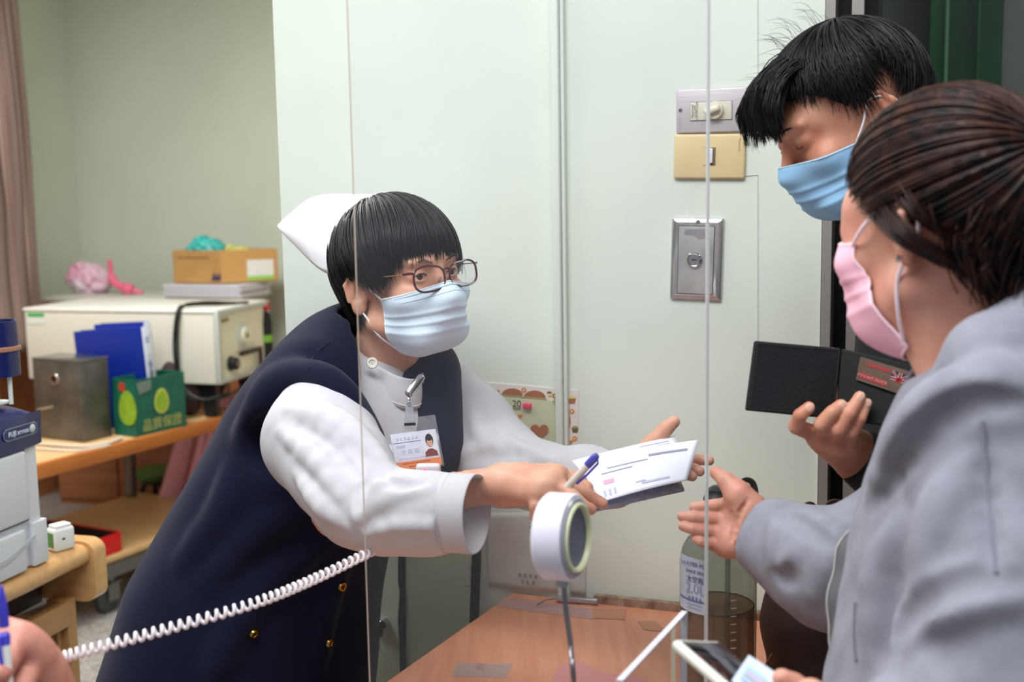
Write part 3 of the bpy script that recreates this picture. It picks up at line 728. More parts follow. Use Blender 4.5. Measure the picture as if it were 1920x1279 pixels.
def printer():
    c = WZ(94, 1050, zt)   # far bottom corner of the visible face
    ang = math.atan2(dd.y, dd.x); t = thing('laser_printer', V(c.x, c.y, zt), 'white laser printer with a navy top on the beech desk', 'printer', rotz=ang)
    L = .42; D = .40; H = .315
    MW = mat('printer_white', (222, 224, 232), rough=.35, bump=.04, bscale=400); MN = mat('printer_navy', (26, 34, 92), rough=.3, coat=.2); MG = mat('printer_gap', (60, 62, 70), rough=.6)
    MB().box((-L/2, D/2, .24*.5), (L-.02, D-.01, .236), .006).obj('body', MW, t)
    MB().box((-.024, .004, .205/2+.002), (.04, .02, .085*1), .004).obj('corner_cover', MW, t) if False else None
    MB().box((-.028, .003, .045), (.044, .014, .086), .003).obj('corner_foot', MW, t)
    dr = MB().box((-L/2-.03, .0, .044), (L-.09, .016, .08), .004).obj('paper_tray', MW, t)
    MB().poly([(-.13, -.009, .045), (-.05, -.009, .068), (-.05, -.009, .062), (-.13, -.009, .036)], .002, (0, -1, 0)).poly([(-.35, -.009, .02), (-.13, -.009, .036), (-.13, -.009, .045), (-.35, -.009, .03)], .002, (0, -1, 0)).obj('tray_grip', mat('tray_grip_white', (196, 198, 206), rough=.4), dr)
    MB().box((-L/2-.02, .001, .165), (L-.07, .014, .135), .006).obj('front_door', MW, t)
    MB().box((-L/2-.02, .004, .165), (L-.062, .010, .143), .004).obj('door_gap', MG, t)
    # navy upper shell, domed top
    G = []
    for i in range(15):
        x = -L+L*i/14; row = []
        for y, z in ((-.006, .235), (-.008, .30), (.0, .312), (.03, .318), (.1, .33), (.25, .325), (D, .31), (D, .235)):
            e = max(0, (i-11)/3); row.append((x+.004*(i == 14)-.008*(e == 1)*(z > .31), y+.01*e*e*(y < .05), z-.022*e*e*(z > .305)))
        G.append(row)
    s = MB().grid(G); s.add(G[-1], [tuple(range(8))]); s.obj('upper_shell', MN, t, angle=50)
    bd = []
    for k in range(24):
        a = 2*math.pi*k/24; bd.append((-.072+(.036 if math.cos(a) > 0 else -.036)+.012*math.cos(a), -.0085, .272+.012*math.sin(a)))
    bg = MB().poly(bd, .002, (0, -1, 0)).obj('badge', mat('badge_silver', (150, 156, 186), rough=.25, metal=.7), t, smooth=False)
    bi = [(x*1.0+(.0022 if x < -.072 else -.0022), -.0108, .272+(z-.272)*.84) for x, y, z in bd]
    MB().poly(bi, .0008, (0, -1, 0)).obj('badge_field', MN, bg, smooth=False)
    text('badge_lettering', 'FUJI xerox', .0125, mat('badge_ink', (206, 212, 235), rough=.4), bg, plane_m((-.080, -.0118, .272), (1, 0, 0), (0, 0, 1)), squash=1.05, bold=.0004)
    MB().lathe([(0, .004), (.005, .003), (.0085, 0)], 18, (-.040, -.0115, .272), Matrix.Rotation(math.pi/2, 3, 'X')).obj('badge_ball', mat('badge_ball', (190, 205, 200), rough=.3), bg)
printer()
# ---- navy tins stacked on the printer
def tins():
    c = W(-10, 655, 2.22)
    zb = zt+.327
    t = thing('paper_cup_stack', V(c.x, c.y, zb), 'navy cylindrical holder with a clear ring, standing on the printer', 'holder')
    z0 = max(.004, W(0, 705, 2.22).z-zb); z1 = W(0, 601, 2.22).z-zb
    r = (W(33, 650, 2.22)-c).x
    MB().lathe([(r-.004, z0+.002), (r, z0), (r, z0+.045), (r-.003, z0+.048)], 48).obj('lower_cup', mat('navy_plastic', (22, 30, 88), rough=.3), t)
    MB().lathe([(r-.003, z0+.054), (r, z0+.056), (r-.002, z1), (r-.005, z1), (r-.006, z0+.056)], 48).obj('upper_cup', mat('navy_plastic', (22, 30, 88)), t)
    MB().lathe([(r-.002, z0+.045), (r+.003, z0+.048), (r+.003, z0+.054), (r-.002, z0+.057)], 48).obj('clear_ring', mat('ring_peach', (170, 120, 100), rough=.2), t)
    MB().cyl((-.01, 0, .0), (-.01, 0, z1), .012).cyl((.028, -.01, 0), (.028, -.01, z0+.01), .004).lathe([(0, 0), (.018, 0), (.018, .004), (0, .005)], 30).obj('post', mat('post_white', (220, 226, 222), rough=.4), t)
tins()
# ---- white pencil sharpener / clip box
def clipbox():
    q = WZ(115, 1030, zt); t = thing('tape_dispenser', V(q.x, q.y, zt), 'small white dispenser with a green label beside the printer', 'dispenser', rotz=.9)
    MW = mat('gloss_white', (232, 234, 232), rough=.25)
    MB().box((0, 0, .024), (.046, .036, .048), .007).obj('body', MW, t)
    MB().box((0, 0, .050), (.036, .028, .008), .003).obj('top', MW, t)
    MB().box((-.0232, 0, .024), (.001, .024, .03)).obj('label', mat('label_green2', (70, 140, 80)), t)
    MB().box((-.004, -.0182, .026), (.006, .001, .004)).obj('slot', M_blackp, t)
    MB().lathe([(0, .003), (.006, .002), (.007, 0)], 16, (.0235, 0, .026), Matrix.Rotation(math.pi/2, 3, 'Y')).obj('screw', M_grey_metal, t)
clipbox()
# ================================================================= PEOPLE: shared builders
M_skin = mat('skin_nurse', (222, 168, 140), rough=.48, sss=.12, bump=.12, bscale=260, col2=(206, 146, 120), vscale=28)
def hframe(o, yaw, pitch, roll):
    """head frame: yaw 0 faces the camera side, positive turns to the right; pitch up positive"""
    y = math.radians(yaw); p = math.radians(pitch)
    Fv = V(math.sin(y)*math.cos(p), -math.cos(y)*math.cos(p), math.sin(p)); X = V(-math.cos(y), -math.sin(y), 0)
    U = X.cross(Fv); R = Matrix((X, Fv, U)).transposed(); R = R @ Matrix.Rotation(math.radians(roll), 3, 'Y')
    return Matrix.Translation(o) @ R.to_4x4()
def head_field(F, M, s=1.0, ears=(1, 1), lids=True, sockets=True):
    T = lambda x, y, z: M @ (V(x, y, z)*s)
    R = np.array(M.to_3x3()); r = lambda *a: tuple(q*s for q in a)
    F.ell(T(0, -.010, .030), r(.074, .094, .081), R, k=0)
    F.ell(T(0, .030, -.030), r(.060, .058, .075), R, k=.03*s)
    F.ell(T(0, .062, .022), r(.055, .03, .03), R, k=.02*s)
    F.cap(T(-.03, .068, -.093), T(.03, .068, -.093), .017*s, k=.02*s)
    F.cap(T(.056, .0, -.062), T(.03, .062, -.092), .018*s, .016*s, k=.02*s).cap(T(-.056, .0, -.062), T(-.03, .062, -.092), .018*s, .016*s, k=.02*s)
    F.ell(T(0, .082, -.060), r(.026, .016, .02), R, k=.015*s)
    for q in (-1, 1):
        F.ell(T(q*.04, .066, -.030), r(.024, .022, .018), R, k=.02*s)
        if sockets: F.ell(T(q*.032, .098, .002), r(.018, .011, .011), R, k=.014*s, op='s')
        F.ell(T(q*.031, .077, .0015), r(.0165, .0135, .0125), R, k=.006*s)
        # eye opening
        if lids: F.ell(T(q*.031, .092, -.0005), r(.0135, .012, .0042), R, k=.0015*s, op='s')
        if sockets: F.cap(T(q*.014, .092, .022), T(q*.046, .084, .023), .0045*s, .003*s, k=.012*s)
        else: F.ell(T(q*.02, .066, -.002), r(.034, .024, .034), R, k=.015*s)
    F.cap(T(0, .088, .008), T(0, .110, -.036), .0065*s, .0095*s, k=.012*s)
    for q in (-1, 1): F.ell(T(q*.011, .100, -.040), r(.0085, .011, .0075), R, k=.006*s)
    F.cap(T(-.018, .092, -.062), T(.018, .092, -.062), .0045*s, k=.006*s).cap(T(-.016, .091, -.071), T(.016, .091, -.071), .005*s, k=.006*s)
    for q, on in zip((-1, 1), ears):
        if not on: continue
        e = Matrix.Rotation(math.radians(q*28), 3, 'Z') @ Matrix.Rotation(math.radians(-10), 3, 'X')
        Re = R @ np.array(e); E = lambda x, y, z: T(q*.077, -.012, -.012)+Vector(Re @ np.array((x*s, y*s, z*s)))
        F.ell(E(0, 0, .006), r(.0055, .019, .028), Re, k=.006*s)
        F.ell(E(0, .002, -.022), r(.0050, .011, .013), Re, k=.006*s)
        F.ell(E(q*.006, .003, .006), r(.006, .011, .018), Re, k=.004*s, op='s')
        F.chain([E(q*.002, .014, -.012), E(q*.003, .016, .012), E(q*.004, .008, .029), E(q*.004, -.010, .028), E(q*.004, -.019, .010), E(q*.003, -.013, -.014)], [.0028*s, .0035*s, .0035*s, .0035*s, .0035*s, .003*s], k=.003*s)
        F.cap(E(q*.003, -.006, -.006), E(q*.004, -.004, .018), .003*s, k=.004*s)
    return T
def eyes(M, s, parent, look=(0, 0), shut=False):
    for q in (-1, 1):
        c = M @ (V(q*.031, .0755, .0015)*s)
        d = (M.to_3x3() @ V(look[0]+q*.02, 1, look[1])).normalized(); R = d.to_track_quat('Z', 'Y').to_matrix()
        b = MB(); rr = .0125*s; prof = lambda a0, a1, k: [(rr*math.sin(a), rr*math.cos(a)) for a in [a0+(a1-a0)*i/k for i in range(k+1)]]
        b.m = 2; b.lathe(prof(0, .19, 3), 24, c, R); b.m = 1; b.lathe(prof(.19, .48, 4), 24, c, R); b.m = 0; b.lathe(prof(.48, math.pi, 14), 24, c, R)
        b.obj('eye', [mat('eye_white', (226, 220, 214), rough=.15), mat('iris_brown', (58, 36, 26), rough=.12), mat('pupil', (8, 8, 8), rough=.08)], parent, world=True)
def strands_mesh(P, r, seg=3):
    """P[N,K,3] strand points, r[N,K] radii -> tube mesh"""
    N, K, _ = P.shape; t = np.gradient(P, axis=1); t /= np.maximum(np.linalg.norm(t, axis=2, keepdims=True), 1e-9)
    ref = np.broadcast_to(np.array([.31, .22, .92]), t.shape); a = np.cross(t, ref); a /= np.maximum(np.linalg.norm(a, axis=2, keepdims=True), 1e-6); b = np.cross(t, a)
    vs = np.stack([P+(a*math.cos(2*math.pi*j/seg)+b*math.sin(2*math.pi*j/seg))*r[..., None] for j in range(seg)], 2)
    idx = np.arange(N*K*seg).reshape(N, K, seg); q = []
    for j in range(seg): q.append(np.stack([idx[:, :-1, j], idx[:, :-1, (j+1) % seg], idx[:, 1:, (j+1) % seg], idx[:, 1:, j]], -1).reshape(-1, 4))
    q = np.concatenate(q); vs = vs.reshape(-1, 3)
    me = bpy.data.meshes.new('strands'); me.vertices.add(len(vs)); me.vertices.foreach_set('co', vs.astype(np.float32).ravel())
    me.loops.add(len(q)*4); me.loops.foreach_set('vertex_index', q.ravel().astype(np.int32)); me.polygons.add(len(q))
    me.polygons.foreach_set('loop_start', np.arange(0, len(q)*4, 4, dtype=np.int32)); me.update(calc_edges=True); return me
def hair_mat(nm, col, rough=.38, col2=None):
    return mat(nm, col, rough=rough+.06, spec=.38, col2=col2 or tuple(int(c*.6) for c in col), vscale=60)
class Scalp:
    def __init__(s, M, sc, c, r, pole, front=(0, 1, 0), th0=95):
        s.M = M; s.sc = sc; s.c = np.array(c); s.r = np.array(r); k = Vector(pole).normalized(); f = Vector(front); f = (f-k*f.dot(k)).normalized()
        s.k = np.array(k); s.f = np.array(f); s.x = np.array(f.cross(k)); s.th0 = math.radians(th0)
        s.R = np.array(M.to_3x3())*sc; s.o = np.array(M.translation)
    def at(s, ph, th, off=0):
        """ph around the pole (0 = front), th from the pole; beyond th0 hair hangs straight"""
        ph = np.asarray(ph, float); th = np.asarray(th, float); t = np.minimum(th, s.th0); ex = np.maximum(th-s.th0, 0)[..., None]
        side = np.cos(ph)[..., None]*s.f+np.sin(ph)[..., None]*s.x
        d = np.cos(t)[..., None]*s.k+np.sin(t)[..., None]*side
        tang = -np.sin(t)[..., None]*s.k+np.cos(t)[..., None]*side
        P = s.c+d*(s.r+np.asarray(off)[..., None])+tang*ex*.09
        return P @ s.R.T+s.o
def hair(S_, prof, N, m, parent, thick=.010, rr=.0011, drift=lambda ph: 0*ph, start=(0, .55), jit=.08, seed=1, name='hair', messy=.0, K=12, hull=True, lift=0.0, arc=None, hoff=-.002):
    rng = np.random.default_rng(seed); X = np.array([p[0] for p in prof], float); Y = np.array([p[1] for p in prof], float)
    tm = lambda ph: np.radians(np.interp(np.degrees((ph+math.pi) % (2*math.pi)-math.pi), X, Y))
    ph = rng.uniform(-math.pi, math.pi, N) if arc is None else np.radians(rng.uniform(arc[0], arc[1], N))
    t0 = rng.uniform(start[0], start[1], N)*tm(ph); t1 = tm(ph)*(1+rng.normal(0, jit, N)*.5); u_ = np.linspace(0, 1, K)[None]
    th = t0[:, None]+(t1-t0)[:, None]*u_; lay = rng.uniform(0, 1, N)[:, None]
    cl = rng.normal(0, 1, (N, 1))
    php = ph[:, None]+drift(ph)[:, None]*u_**1.4+(rng.normal(0, messy, N)[:, None]*u_**2)
    off = thick*lay+lift*u_**2*np.abs(cl)-.003*u_**6
    # clumping: strands lean towards neighbours that share a lock
    lock = np.sin(ph*38)[:, None]; php = php-.022*np.cos(ph*38)[:, None]*u_
    P = S_.at(php, th, off+.0016*lock)
    r = rr*(1-.75*u_**2)*(.7+.6*rng.uniform(0, 1, (N, 1)))
    ms = [strands_mesh(P, r)]
    if hull:
        A_ = np.linspace(-math.pi, math.pi, 73); B_ = np.linspace(0, 1, 22)
        G = [S_.at(A_, tm(A_+0)*b*.97, np.full(73, hoff)) for b in B_]
        b = MB(); b.grid([[tuple(p) for p in row] for row in G]); ms.append(b.mesh())
    return link(name, join_meshes(ms, name), parent, m, True, True)
def tfield(F, px, py, d0=.8, d1=2.4, back=0.0):
    """first point of the field along the pixel ray"""
    r = ray(px, py); X = np.array([tuple(CO+r*(d0+(d1-d0)*i/400)) for i in range(401)], np.float32); v = F.ev(X); i = int(np.argmax(v < 0))
    if not (v < 0).any(): return None
    a = d0+(d1-d0)*i/400; t = v[i-1]/(v[i-1]-v[i]+1e-9); return CO+r*(a-(1-t)*(d1-d0)/400-back)
def fnorm(F, p, e=.003):
    X = np.array([tuple(p+V(*q)*e) for q in ((1, 0, 0), (-1, 0, 0), (0, 1, 0), (0, -1, 0), (0, 0, 1), (0, 0, -1))], np.float32); v = F.ev(X)
    return V(float(v[0]-v[1]), float(v[2]-v[3]), float(v[4]-v[5])).normalized()
def project(F, o, d, L=.25, n_=120):
    """from o inwards along d to the surface (vectorised over rows)"""
    o = np.asarray(o, np.float32); d = np.asarray(d, np.float32); t = np.zeros(len(o), np.float32)
    for _ in range(28):
        v = F.ev(o+d*t[:, None]); t = np.minimum(t+v*.8, L)
    return o+d*t[:, None]
def mask_patch(Fh, M, s, half_w, z_top, z_bot, off, parent, m, m_edge, name='face_mask', pleats=True, side_in=.0, nose=.012, tent=.006, flare=0):
    """surgical mask draped on the face: rays towards the head axis hit the face field, smoothed outwards"""
    nu, nv = 61, 45; R = np.array(M.to_3x3()); o = np.array(M.translation); O = []; D = []
    for j in range(nv):
        v = j/(nv-1)
        for i in range(nu):
            q = (i/(nu-1)*2-1); ang = q*half_w*(1-side_in*abs(v-.5)*2+flare*v*v)
            zt = z_top+nose*(1-abs(q))**1.5; zb = z_bot+.018*abs(q)**2; z = zt+(zb-zt)*v
            yc = .0; rad = .17; dz = -.35*max(0, v-.72)/.28
            dirv = np.array([math.sin(ang), math.cos(ang), dz]); dirv /= np.linalg.norm(dirv)
            O.append(o+R @ (np.array([0, .0, z-dz*.0])*s+dirv*rad*s)); D.append(-(R @ dirv))
    P = project(Fh, O, D, .2*s).reshape(nv, nu, 3)
    # stand off the skin, then relax so the cloth bridges hollows
    dd = -np.array(D).reshape(nv, nu, 3); rad = ((P-np.array(O).reshape(nv, nu, 3))*(-dd)).sum(-1); H = .17*s-rad
    for _ in range(60):
        G = H.copy(); G[1:-1, 1:-1] = (H[:-2, 1:-1]+H[2:, 1:-1]+H[1:-1, :-2]+H[1:-1, 2:])/4
        G[0, 1:-1] = np.maximum(H[0, 1:-1], (H[0, :-2]+H[0, 2:])/2); G[-1, 1:-1] = (H[-1, :-2]+H[-1, 2:])/2
        H = np.maximum(H, G)
    V_, U_ = np.meshgrid(np.linspace(0, 1, nv), np.linspace(-1, 1, nu), indexing='ij')
    for _ in range(14): H[1:-1, 1:-1] = (H[:-2, 1:-1]+H[2:, 1:-1]+H[1:-1, :-2]+H[1:-1, 2:])/4
    H = H+off+tent*np.clip(1-U_**2, 0, 1)*np.sin(V_*math.pi)**.8
    if pleats:
        for c in (.38, .55, .72):
            x = (V_-c+.04*(1-U_**2)*(c-.5))/.028; H += .0022*s*np.where(x < 0, np.exp(-x*x*.35), np.exp(-x*x*4))*(1-.3*np.abs(U_))
        H += .0012*s*np.sin(U_*9+V_*6)*np.abs(U_)
    P = np.array(O).reshape(nv, nu, 3)-dd*(.17*s-H)[..., None]
    b = MB(); b.grid([[tuple(p) for p in row] for row in P]); mk = b.obj(name, m, parent, world=True, angle=180, solid=.0014)
    e = MB()
    for row in (P[0], P[-1], P[:, 0], P[:, -1]): e.tube([tuple(p) for p in row], .0016*s, 6, flat=1.0)
    e.obj('mask_binding', m_edge, mk, angle=180); bpy.data.objects[mk.name]
    return mk, P
def hand(F, wr, rw, mcp, fing, thumb, dirn=1.0, fr=.0086, palmk=.016):
    """wrist point, wrist radius, four knuckles, per finger [pip, dip, tip], thumb [cmc, mcp, ip, tip]"""
    for i, m_ in enumerate(mcp):
        a = lerp(wr, m_, .12); F.cap(a, m_, rw*.80, .0115*(fr/.0086), k=palmk)
    for i in range(3): F.cap(lerp(wr, lerp(mcp[i], mcp[i+1], .5), .35), lerp(mcp[i], mcp[i+1], .5), .0125*(fr/.0086), .0095*(fr/.0086), k=palmk)
    sc = (1.0, 1.04, .98, .86)
    for i, f in enumerate(fing):
        r = fr*sc[i]; pts = [mcp[i]]+list(f); rs = [r*1.15, r*1.05, r*.93, r*.80]
        for j in range(3): F.cap(pts[j], pts[j+1], rs[j], rs[j+1], k=.0035 if j == 0 else .0008)
    if thumb:
        rs = [.0165, .0125, .0108, .0088]; rs = [q*fr/.0086 for q in rs]
        for j in range(3): F.cap(thumb[j], thumb[j+1], rs[j], rs[j+1], k=.014 if j == 0 else .004)
def folds(F, lines, k=.012, op='u', sink=.55):
    """cloth ridges ('u') or creases ('s') laid on the surface: (points, radius), tapered at both ends"""
    base = Field(); base.P = F.P[:]
    for pts, r in lines:
        q = [tfield(base, x, y) for x, y in pts]; q = [a+ray(x, y).normalized()*(r*sink if op == 'u' else -r*sink) for a, (x, y) in zip(q, pts) if a is not None]
        if len(q) < 2: continue
        P = spline(q, max(5, len(q)*2)); m_ = len(P)-1
        F.chain(P, [max(.0015, r*math.sin(math.pi*(.08+.84*i/m_))) for i in range(m_+1)], k=k, op=op)
def field_obj(F, lo, hi, h, nm, m, parent, smooth=1):
    return link(nm, F.mesh(lo, hi, h, smooth), parent, m, True, True)
def bbox(F, pad=.03):
    lo = np.array([9.]*3); hi = -lo
    for p in F.P:
        if p[6] != 'u': continue
        if p[0] == 'c':
            for q, r in ((p[1], p[3]), (p[2], p[4])): lo = np.minimum(lo, q-r); hi = np.maximum(hi, q+r)
        if p[0] == 'e': R = max(p[3]); lo = np.minimum(lo, p[1]-R); hi = np.maximum(hi, p[1]+R)
    return lo-pad, hi+pad

def lock(nm, paths, N, width, m, parent, rr=.0010, seed=0, K=14, spread=1.0):
    """free locks of hair: each path is a list of world points; strands scatter round it and close up at the tip"""
    rng = np.random.default_rng(seed); P = []; R_ = []
    for pts in paths:
        c = np.array([tuple(p) for p in spline(pts, K)]); u_ = np.linspace(0, 1, K)[:, None]
        for _ in range(N):
            o = rng.normal(0, 1, 3)*width; o2 = rng.normal(0, 1, 3)*width*spread
            P.append(c+o*(1-u_)+o2*u_*.7+np.sin(u_*math.pi)*rng.normal(0, .25, 3)*width); R_.append(rr*(1-.85*u_[:, 0]**2)*rng.uniform(.6, 1.1))
    return link(nm, strands_mesh(np.array(P), np.array(R_)), parent, m, True, True)
# ================================================================= NURSE
M_navy = mat('navy_knit', (15, 19, 46), rough=.9, spec=.2, bump=.35, bscale=500, sheen=.06, var=.12, vscale=10)
M_shirt = mat('white_uniform', (190, 188, 193), rough=.75, bump=.12, bscale=500)
NO = W(752, 521, 1.80); NH = hframe(NO, 43, 6, 4); NS = .97
def nurse():
    t = thing('person', V(-.42, 1.92, 0), 'nurse in white cap, glasses and navy vest leaning over the counter with papers', 'person')
    # ---------------- body: head, neck, trunk, arms, hands
    F = Field(); T = head_field(F, NH, NS)
    ncb = W(706, 735, 1.88)
    F.cap(T(0, -.02, -.04), ncb, .050, .050, k=.03)
    F.cap(T(.012, .035, -.075), W(745, 735, 1.85), .014, .012, k=.03).cap(T(.035, -.01, -.05), W(716, 740, 1.835), .012, .010, k=.02)
    shR = W(585, 752, 1.72); elR = W(640, 955, 1.56); wrR = W(935, 908, 1.49)
    shL = W(830, 735, 1.965); elL = W(955, 885, 1.87); wrL = W(1165, 893, 1.70)
    hip = W(480, 1080, 1.98)
    F.cap(ncb, hip, .05, .10, k=.05).cap(W(592, 792, 1.76), W(822, 775, 1.965), .028, k=.05)
    F.chain([shR, elR, lerp(elR, wrR, .35), wrR], [.045, .036, .030, .0215], k=.02)
    F.chain([shL, elL, lerp(elL, wrL, .35), wrL], [.045, .038, .036, .024], k=.02)
    # right hand pinching papers, pen between the fingers
    mc = [W(1046, 893, 1.455), W(1038, 903, 1.435), W(1020, 914, 1.425), W(1000, 924, 1.425)]
    fg = [[W(1082, 912, 1.44), W(1106, 931, 1.435), W(1130, 944, 1.43)], [W(1072, 930, 1.415), W(1094, 950, 1.415), W(1108, 955, 1.42)],
          [W(1040, 948, 1.41), W(1052, 965, 1.42), W(1048, 975, 1.43)], [W(1004, 948, 1.415), W(1003, 965, 1.42), W(1006, 976, 1.43)]]
    hand(F, wrR, .021, mc, fg, [W(985, 893, 1.49), W(1032, 888, 1.49), W(1070, 899, 1.485), W(1100, 915, 1.475)], palmk=.018)
    for m_ in mc[:3]: F.ell(m_+V(0, -.002, .006), (.009, .008, .006), k=.01)
    # left hand under the papers, thumb over the far edge
    mc = [W(1248, 866, 1.70), W(1246, 872, 1.675), W(1240, 878, 1.65), W(1230, 884, 1.63)]
    fg = [[W(1290, 862, 1.68), W(1312, 862, 1.67), W(1330, 864, 1.665)], [W(1284, 876, 1.655), W(1302, 880, 1.64), W(1312, 884, 1.635)],
          [W(1274, 886, 1.63), W(1290, 890, 1.62), W(1298, 894, 1.61)], [W(1255, 894, 1.61), W(1266, 897, 1.60), W(1272, 899, 1.595)]]
    hand(F, wrL, .024, mc, fg, [W(1192, 866, 1.715), W(1222, 832, 1.73), W(1247, 806, 1.735), W(1264, 791, 1.735)])
    lo = np.array(NO)-.16; hi = np.array(NO)+.16; lo[2] -= .12
    m1 = F.mesh(lo, hi, .0021, 1)
    lo = np.minimum.reduce([np.array(p) for p in (wrR, wrL, W(1003, 980, 1.42), W(1264, 785, 1.735))])-.03; hi = np.maximum.reduce([np.array(p) for p in (wrR, wrL, W(1330, 864, 1.66), W(1264, 791, 1.735))])+.03
    lo[0] = wrR.x-.045
    m2 = F.mesh(lo, hi, .0021, 1)
    G = Field(); G.P = [p for p in F.P]
    G2 = Field(); G2.cap(ncb, hip, .05, .10, k=.05).cap(W(592, 792, 1.76), W(822, 775, 1.965), .028, k=.05)
    G2.chain([shR, elR, lerp(elR, wrR, .35), wrR], [.045, .036, .030, .0215], k=.02).chain([shL, elL, lerp(elL, wrL, .35), wrL], [.045, .038, .036, .024], k=.02)
    kn = [V(-.36, 1.85, .46), V(-.46, 1.98, .46)]; an = [V(-.34, 1.83, .10), V(-.47, 1.99, .10)]
    for q in (0, 1): G2.chain([hip+V(0, 0, -.04), kn[q], an[q]], [.085, .055, .042], k=.04)
    m3 = G2.mesh(*bbox(G2), .009, 1)
    body = link('body', join_meshes([main_part(m1), main_part(m2), main_part(m3, .02)], 'body'), t, M_skin, True, True)
    eyes(NH, NS, t, look=(.05, -.04))
    # eyebrows
    b = MB()
    for q in (-1, 1): b.tube([T(q*x, y, z) for x, y, z in ((.013, .0975, .0185), (.026, .0965, .0235), (.040, .0875, .0235), (.050, .077, .018))], [.0018, .0028, .0024, .0008], 6, flat=.4)
    b.obj('eyebrows', mat('brow_dark', (84, 66, 58), rough=.8), t, world=True)
    b = MB()
    for q in (-1, 1):
        b.tube([T(q*x, y, z) for x, y, z in ((.019, .0885, .0005), (.026, .0905, .0042), (.034, .0895, .0045), (.043, .0835, .0008))], [.0006, .0009, .0009, .0005], 5)
    b.obj('eyelashes', mat('lash_black', (20, 16, 16), rough=.8), t, world=True)
    # ---------------- hair: short bob, swept fringe, ear showing
    Sc = Scalp(NH, NS, (0, -.012, .028), (.083, .104, .092), (0, -.30, .95), th0=98)
    # angle measured from front (0) towards her right (+) and left (-)
    prof = [(-180, 128), (-150, 128), (-120, 118), (-90, 112), (-60, 112), (-45, 114), (-30, 110), (-15, 108), (0, 106), (15, 105), (30, 108), (45, 112), (58, 117), (70, 118), (80, 108), (88, 97), (100, 97), (110, 112), (122, 130), (150, 134), (180, 128)]
    M_h = hair_mat('black_hair', (30, 27, 31), .36, (12, 11, 14))
    hr = hair(Sc, prof, 5200, M_h, t, thick=.013, rr=.0010, drift=lambda ph: .30*np.exp(-(ph-.35)**2/.4)-.22*np.exp(-(ph+.5)**2/.3), jit=.09, seed=3, lift=.0015, messy=.03)
    # side lock in front of the ear and nape
    # ---------------- glasses
    M_gl = mat('dark_red_frame', (74, 22, 32), rough=.22, coat=.5); M_lens = clear_sheet('lens', haze=.01, gloss=1.2)
    g = MB(); rims = []
    for q in (-1, 1):
        cx, cz, hw, hh = q*.0330, -.0035, .0280, .0188; pts = []
        for k in range(40):
            a = 2*math.pi*k/40; ex = 2.9; ca, sa = math.cos(a), math.sin(a)
            x = cx+hw*math.copysign(abs(ca)**(2/ex), ca); z = cz+hh*math.copysign(abs(sa)**(2/ex), sa)*(1.0 if sa > 0 else 1.02)-(.0015 if ca*q < 0 and sa > 0 else 0)
            y = .1115-.20*abs(x)**2/.08*.35-.0*z
            pts.append(T(x, y, z))
        rims.append(pts); g.tube(pts, .0016, 8, closed=True)
    g.tube([T(x, y, z) for x, y, z in ((-.0065, .1112, .005), (-.003, .113, .0075), (.003, .113, .0075), (.0065, .1112, .005))], .0014, 8)
    for q in (-1, 1): g.tube([T(q*.060, .1075, .007), T(q*.066, .105, .008), T(q*.070, .096, .0075)], [.0018, .002, .0018], 8)
    gl = g.obj('glasses', M_gl, t, world=True)
    g = MB()
    for q in (-1, 1): g.tube([T(q*x, y, z) for x, y, z in ((.070, .096, .0075), (.075, .06, .008), (.079, .01, .009), (.080, -.012, .002))], .0009, 6)
    g.obj('temples', mat('brass_temple', (196, 160, 120), rough=.25, metal=.8), gl)
    for r_ in rims: MB().poly(r_, .0008).obj('lens', M_lens, gl, smooth=False)
    g = MB()
    for q in (-1, 1): g.tube([T(q*.008, .106, -.004), T(q*.0085, .102, -.008), T(q*.0105, .098, -.012)], [.0006, .002, .0015], 6)
    g.obj('nose_pads', mat('clear_pad', (210, 200, 195), rough=.2, trans=.5), gl)
    # ---------------- surgical mask
    M_mk = mat('mask_blue', (214, 231, 246), rough=.8, bump=.15, bscale=300); M_me = mat('mask_edge_white', (222, 230, 238), rough=.8)
    FH = Field(); FH.P = F.P[:]
    mk, P = mask_patch(F, NH, NS, 1.12, -.026, -.114, .0055, t, M_mk, M_me, nose=.014, tent=.008)
    e = MB()
    a1, a2 = Vector(P[1, -2]), Vector(P[-2, -2]); er1 = T(.077, .004, .012); er2 = T(.074, -.004, -.050)
    e.tube(spline([a1, lerp(a1, er1, .5)+(T(1, 0, 0)-T(0, 0, 0))*.004, er1, T(.079, -.020, .020), T(.078, -.036, -.01), er2, lerp(a2, er2, .5)+(T(1, 0, 0)-T(0, 0, 0))*.009, a2], 40), .0016, 8)
    a1, a2 = Vector(P[1, 1]), Vector(P[-2, 1]); e.tube(spline([a1, T(-.080, 0, .01), T(-.086, -.024, -.01), T(-.080, -.004, -.03), a2], 30), .0016, 8)
    e.obj('ear_loops', mat('loop_white', (238, 238, 242), rough=.7), mk)
    MB().tube([Vector(P[2, i])+(T(0, 1, 0)-T(0, 0, 0))*.001 for i in range(8, 53)], .0007, 6).tube([Vector(P[6, i])+(T(0, 1, 0)-T(0, 0, 0))*.0008 for i in range(2, 59)], .0005, 6).obj('mask_stitching', mat('mask_stitch', (150, 172, 190), rough=.8), mk)
    # ---------------- cap: a folded, winged white cap standing off the back of the crown
    nrm = (NH.to_3x3() @ V(1, 0, 0)).normalized(); pc = NO
    def sag(px, py, off=0.0): return WP(px, py, pc+nrm*off, nrm)
    top = spline([sag(742, 366), sag(700, 365), sag(655, 365), sag(605, 366), sag(575, 376), sag(545, 400), sag(518, 425)], 30)
    def near(px, py, off): return WP(px, py, pc+nrm*off, nrm)
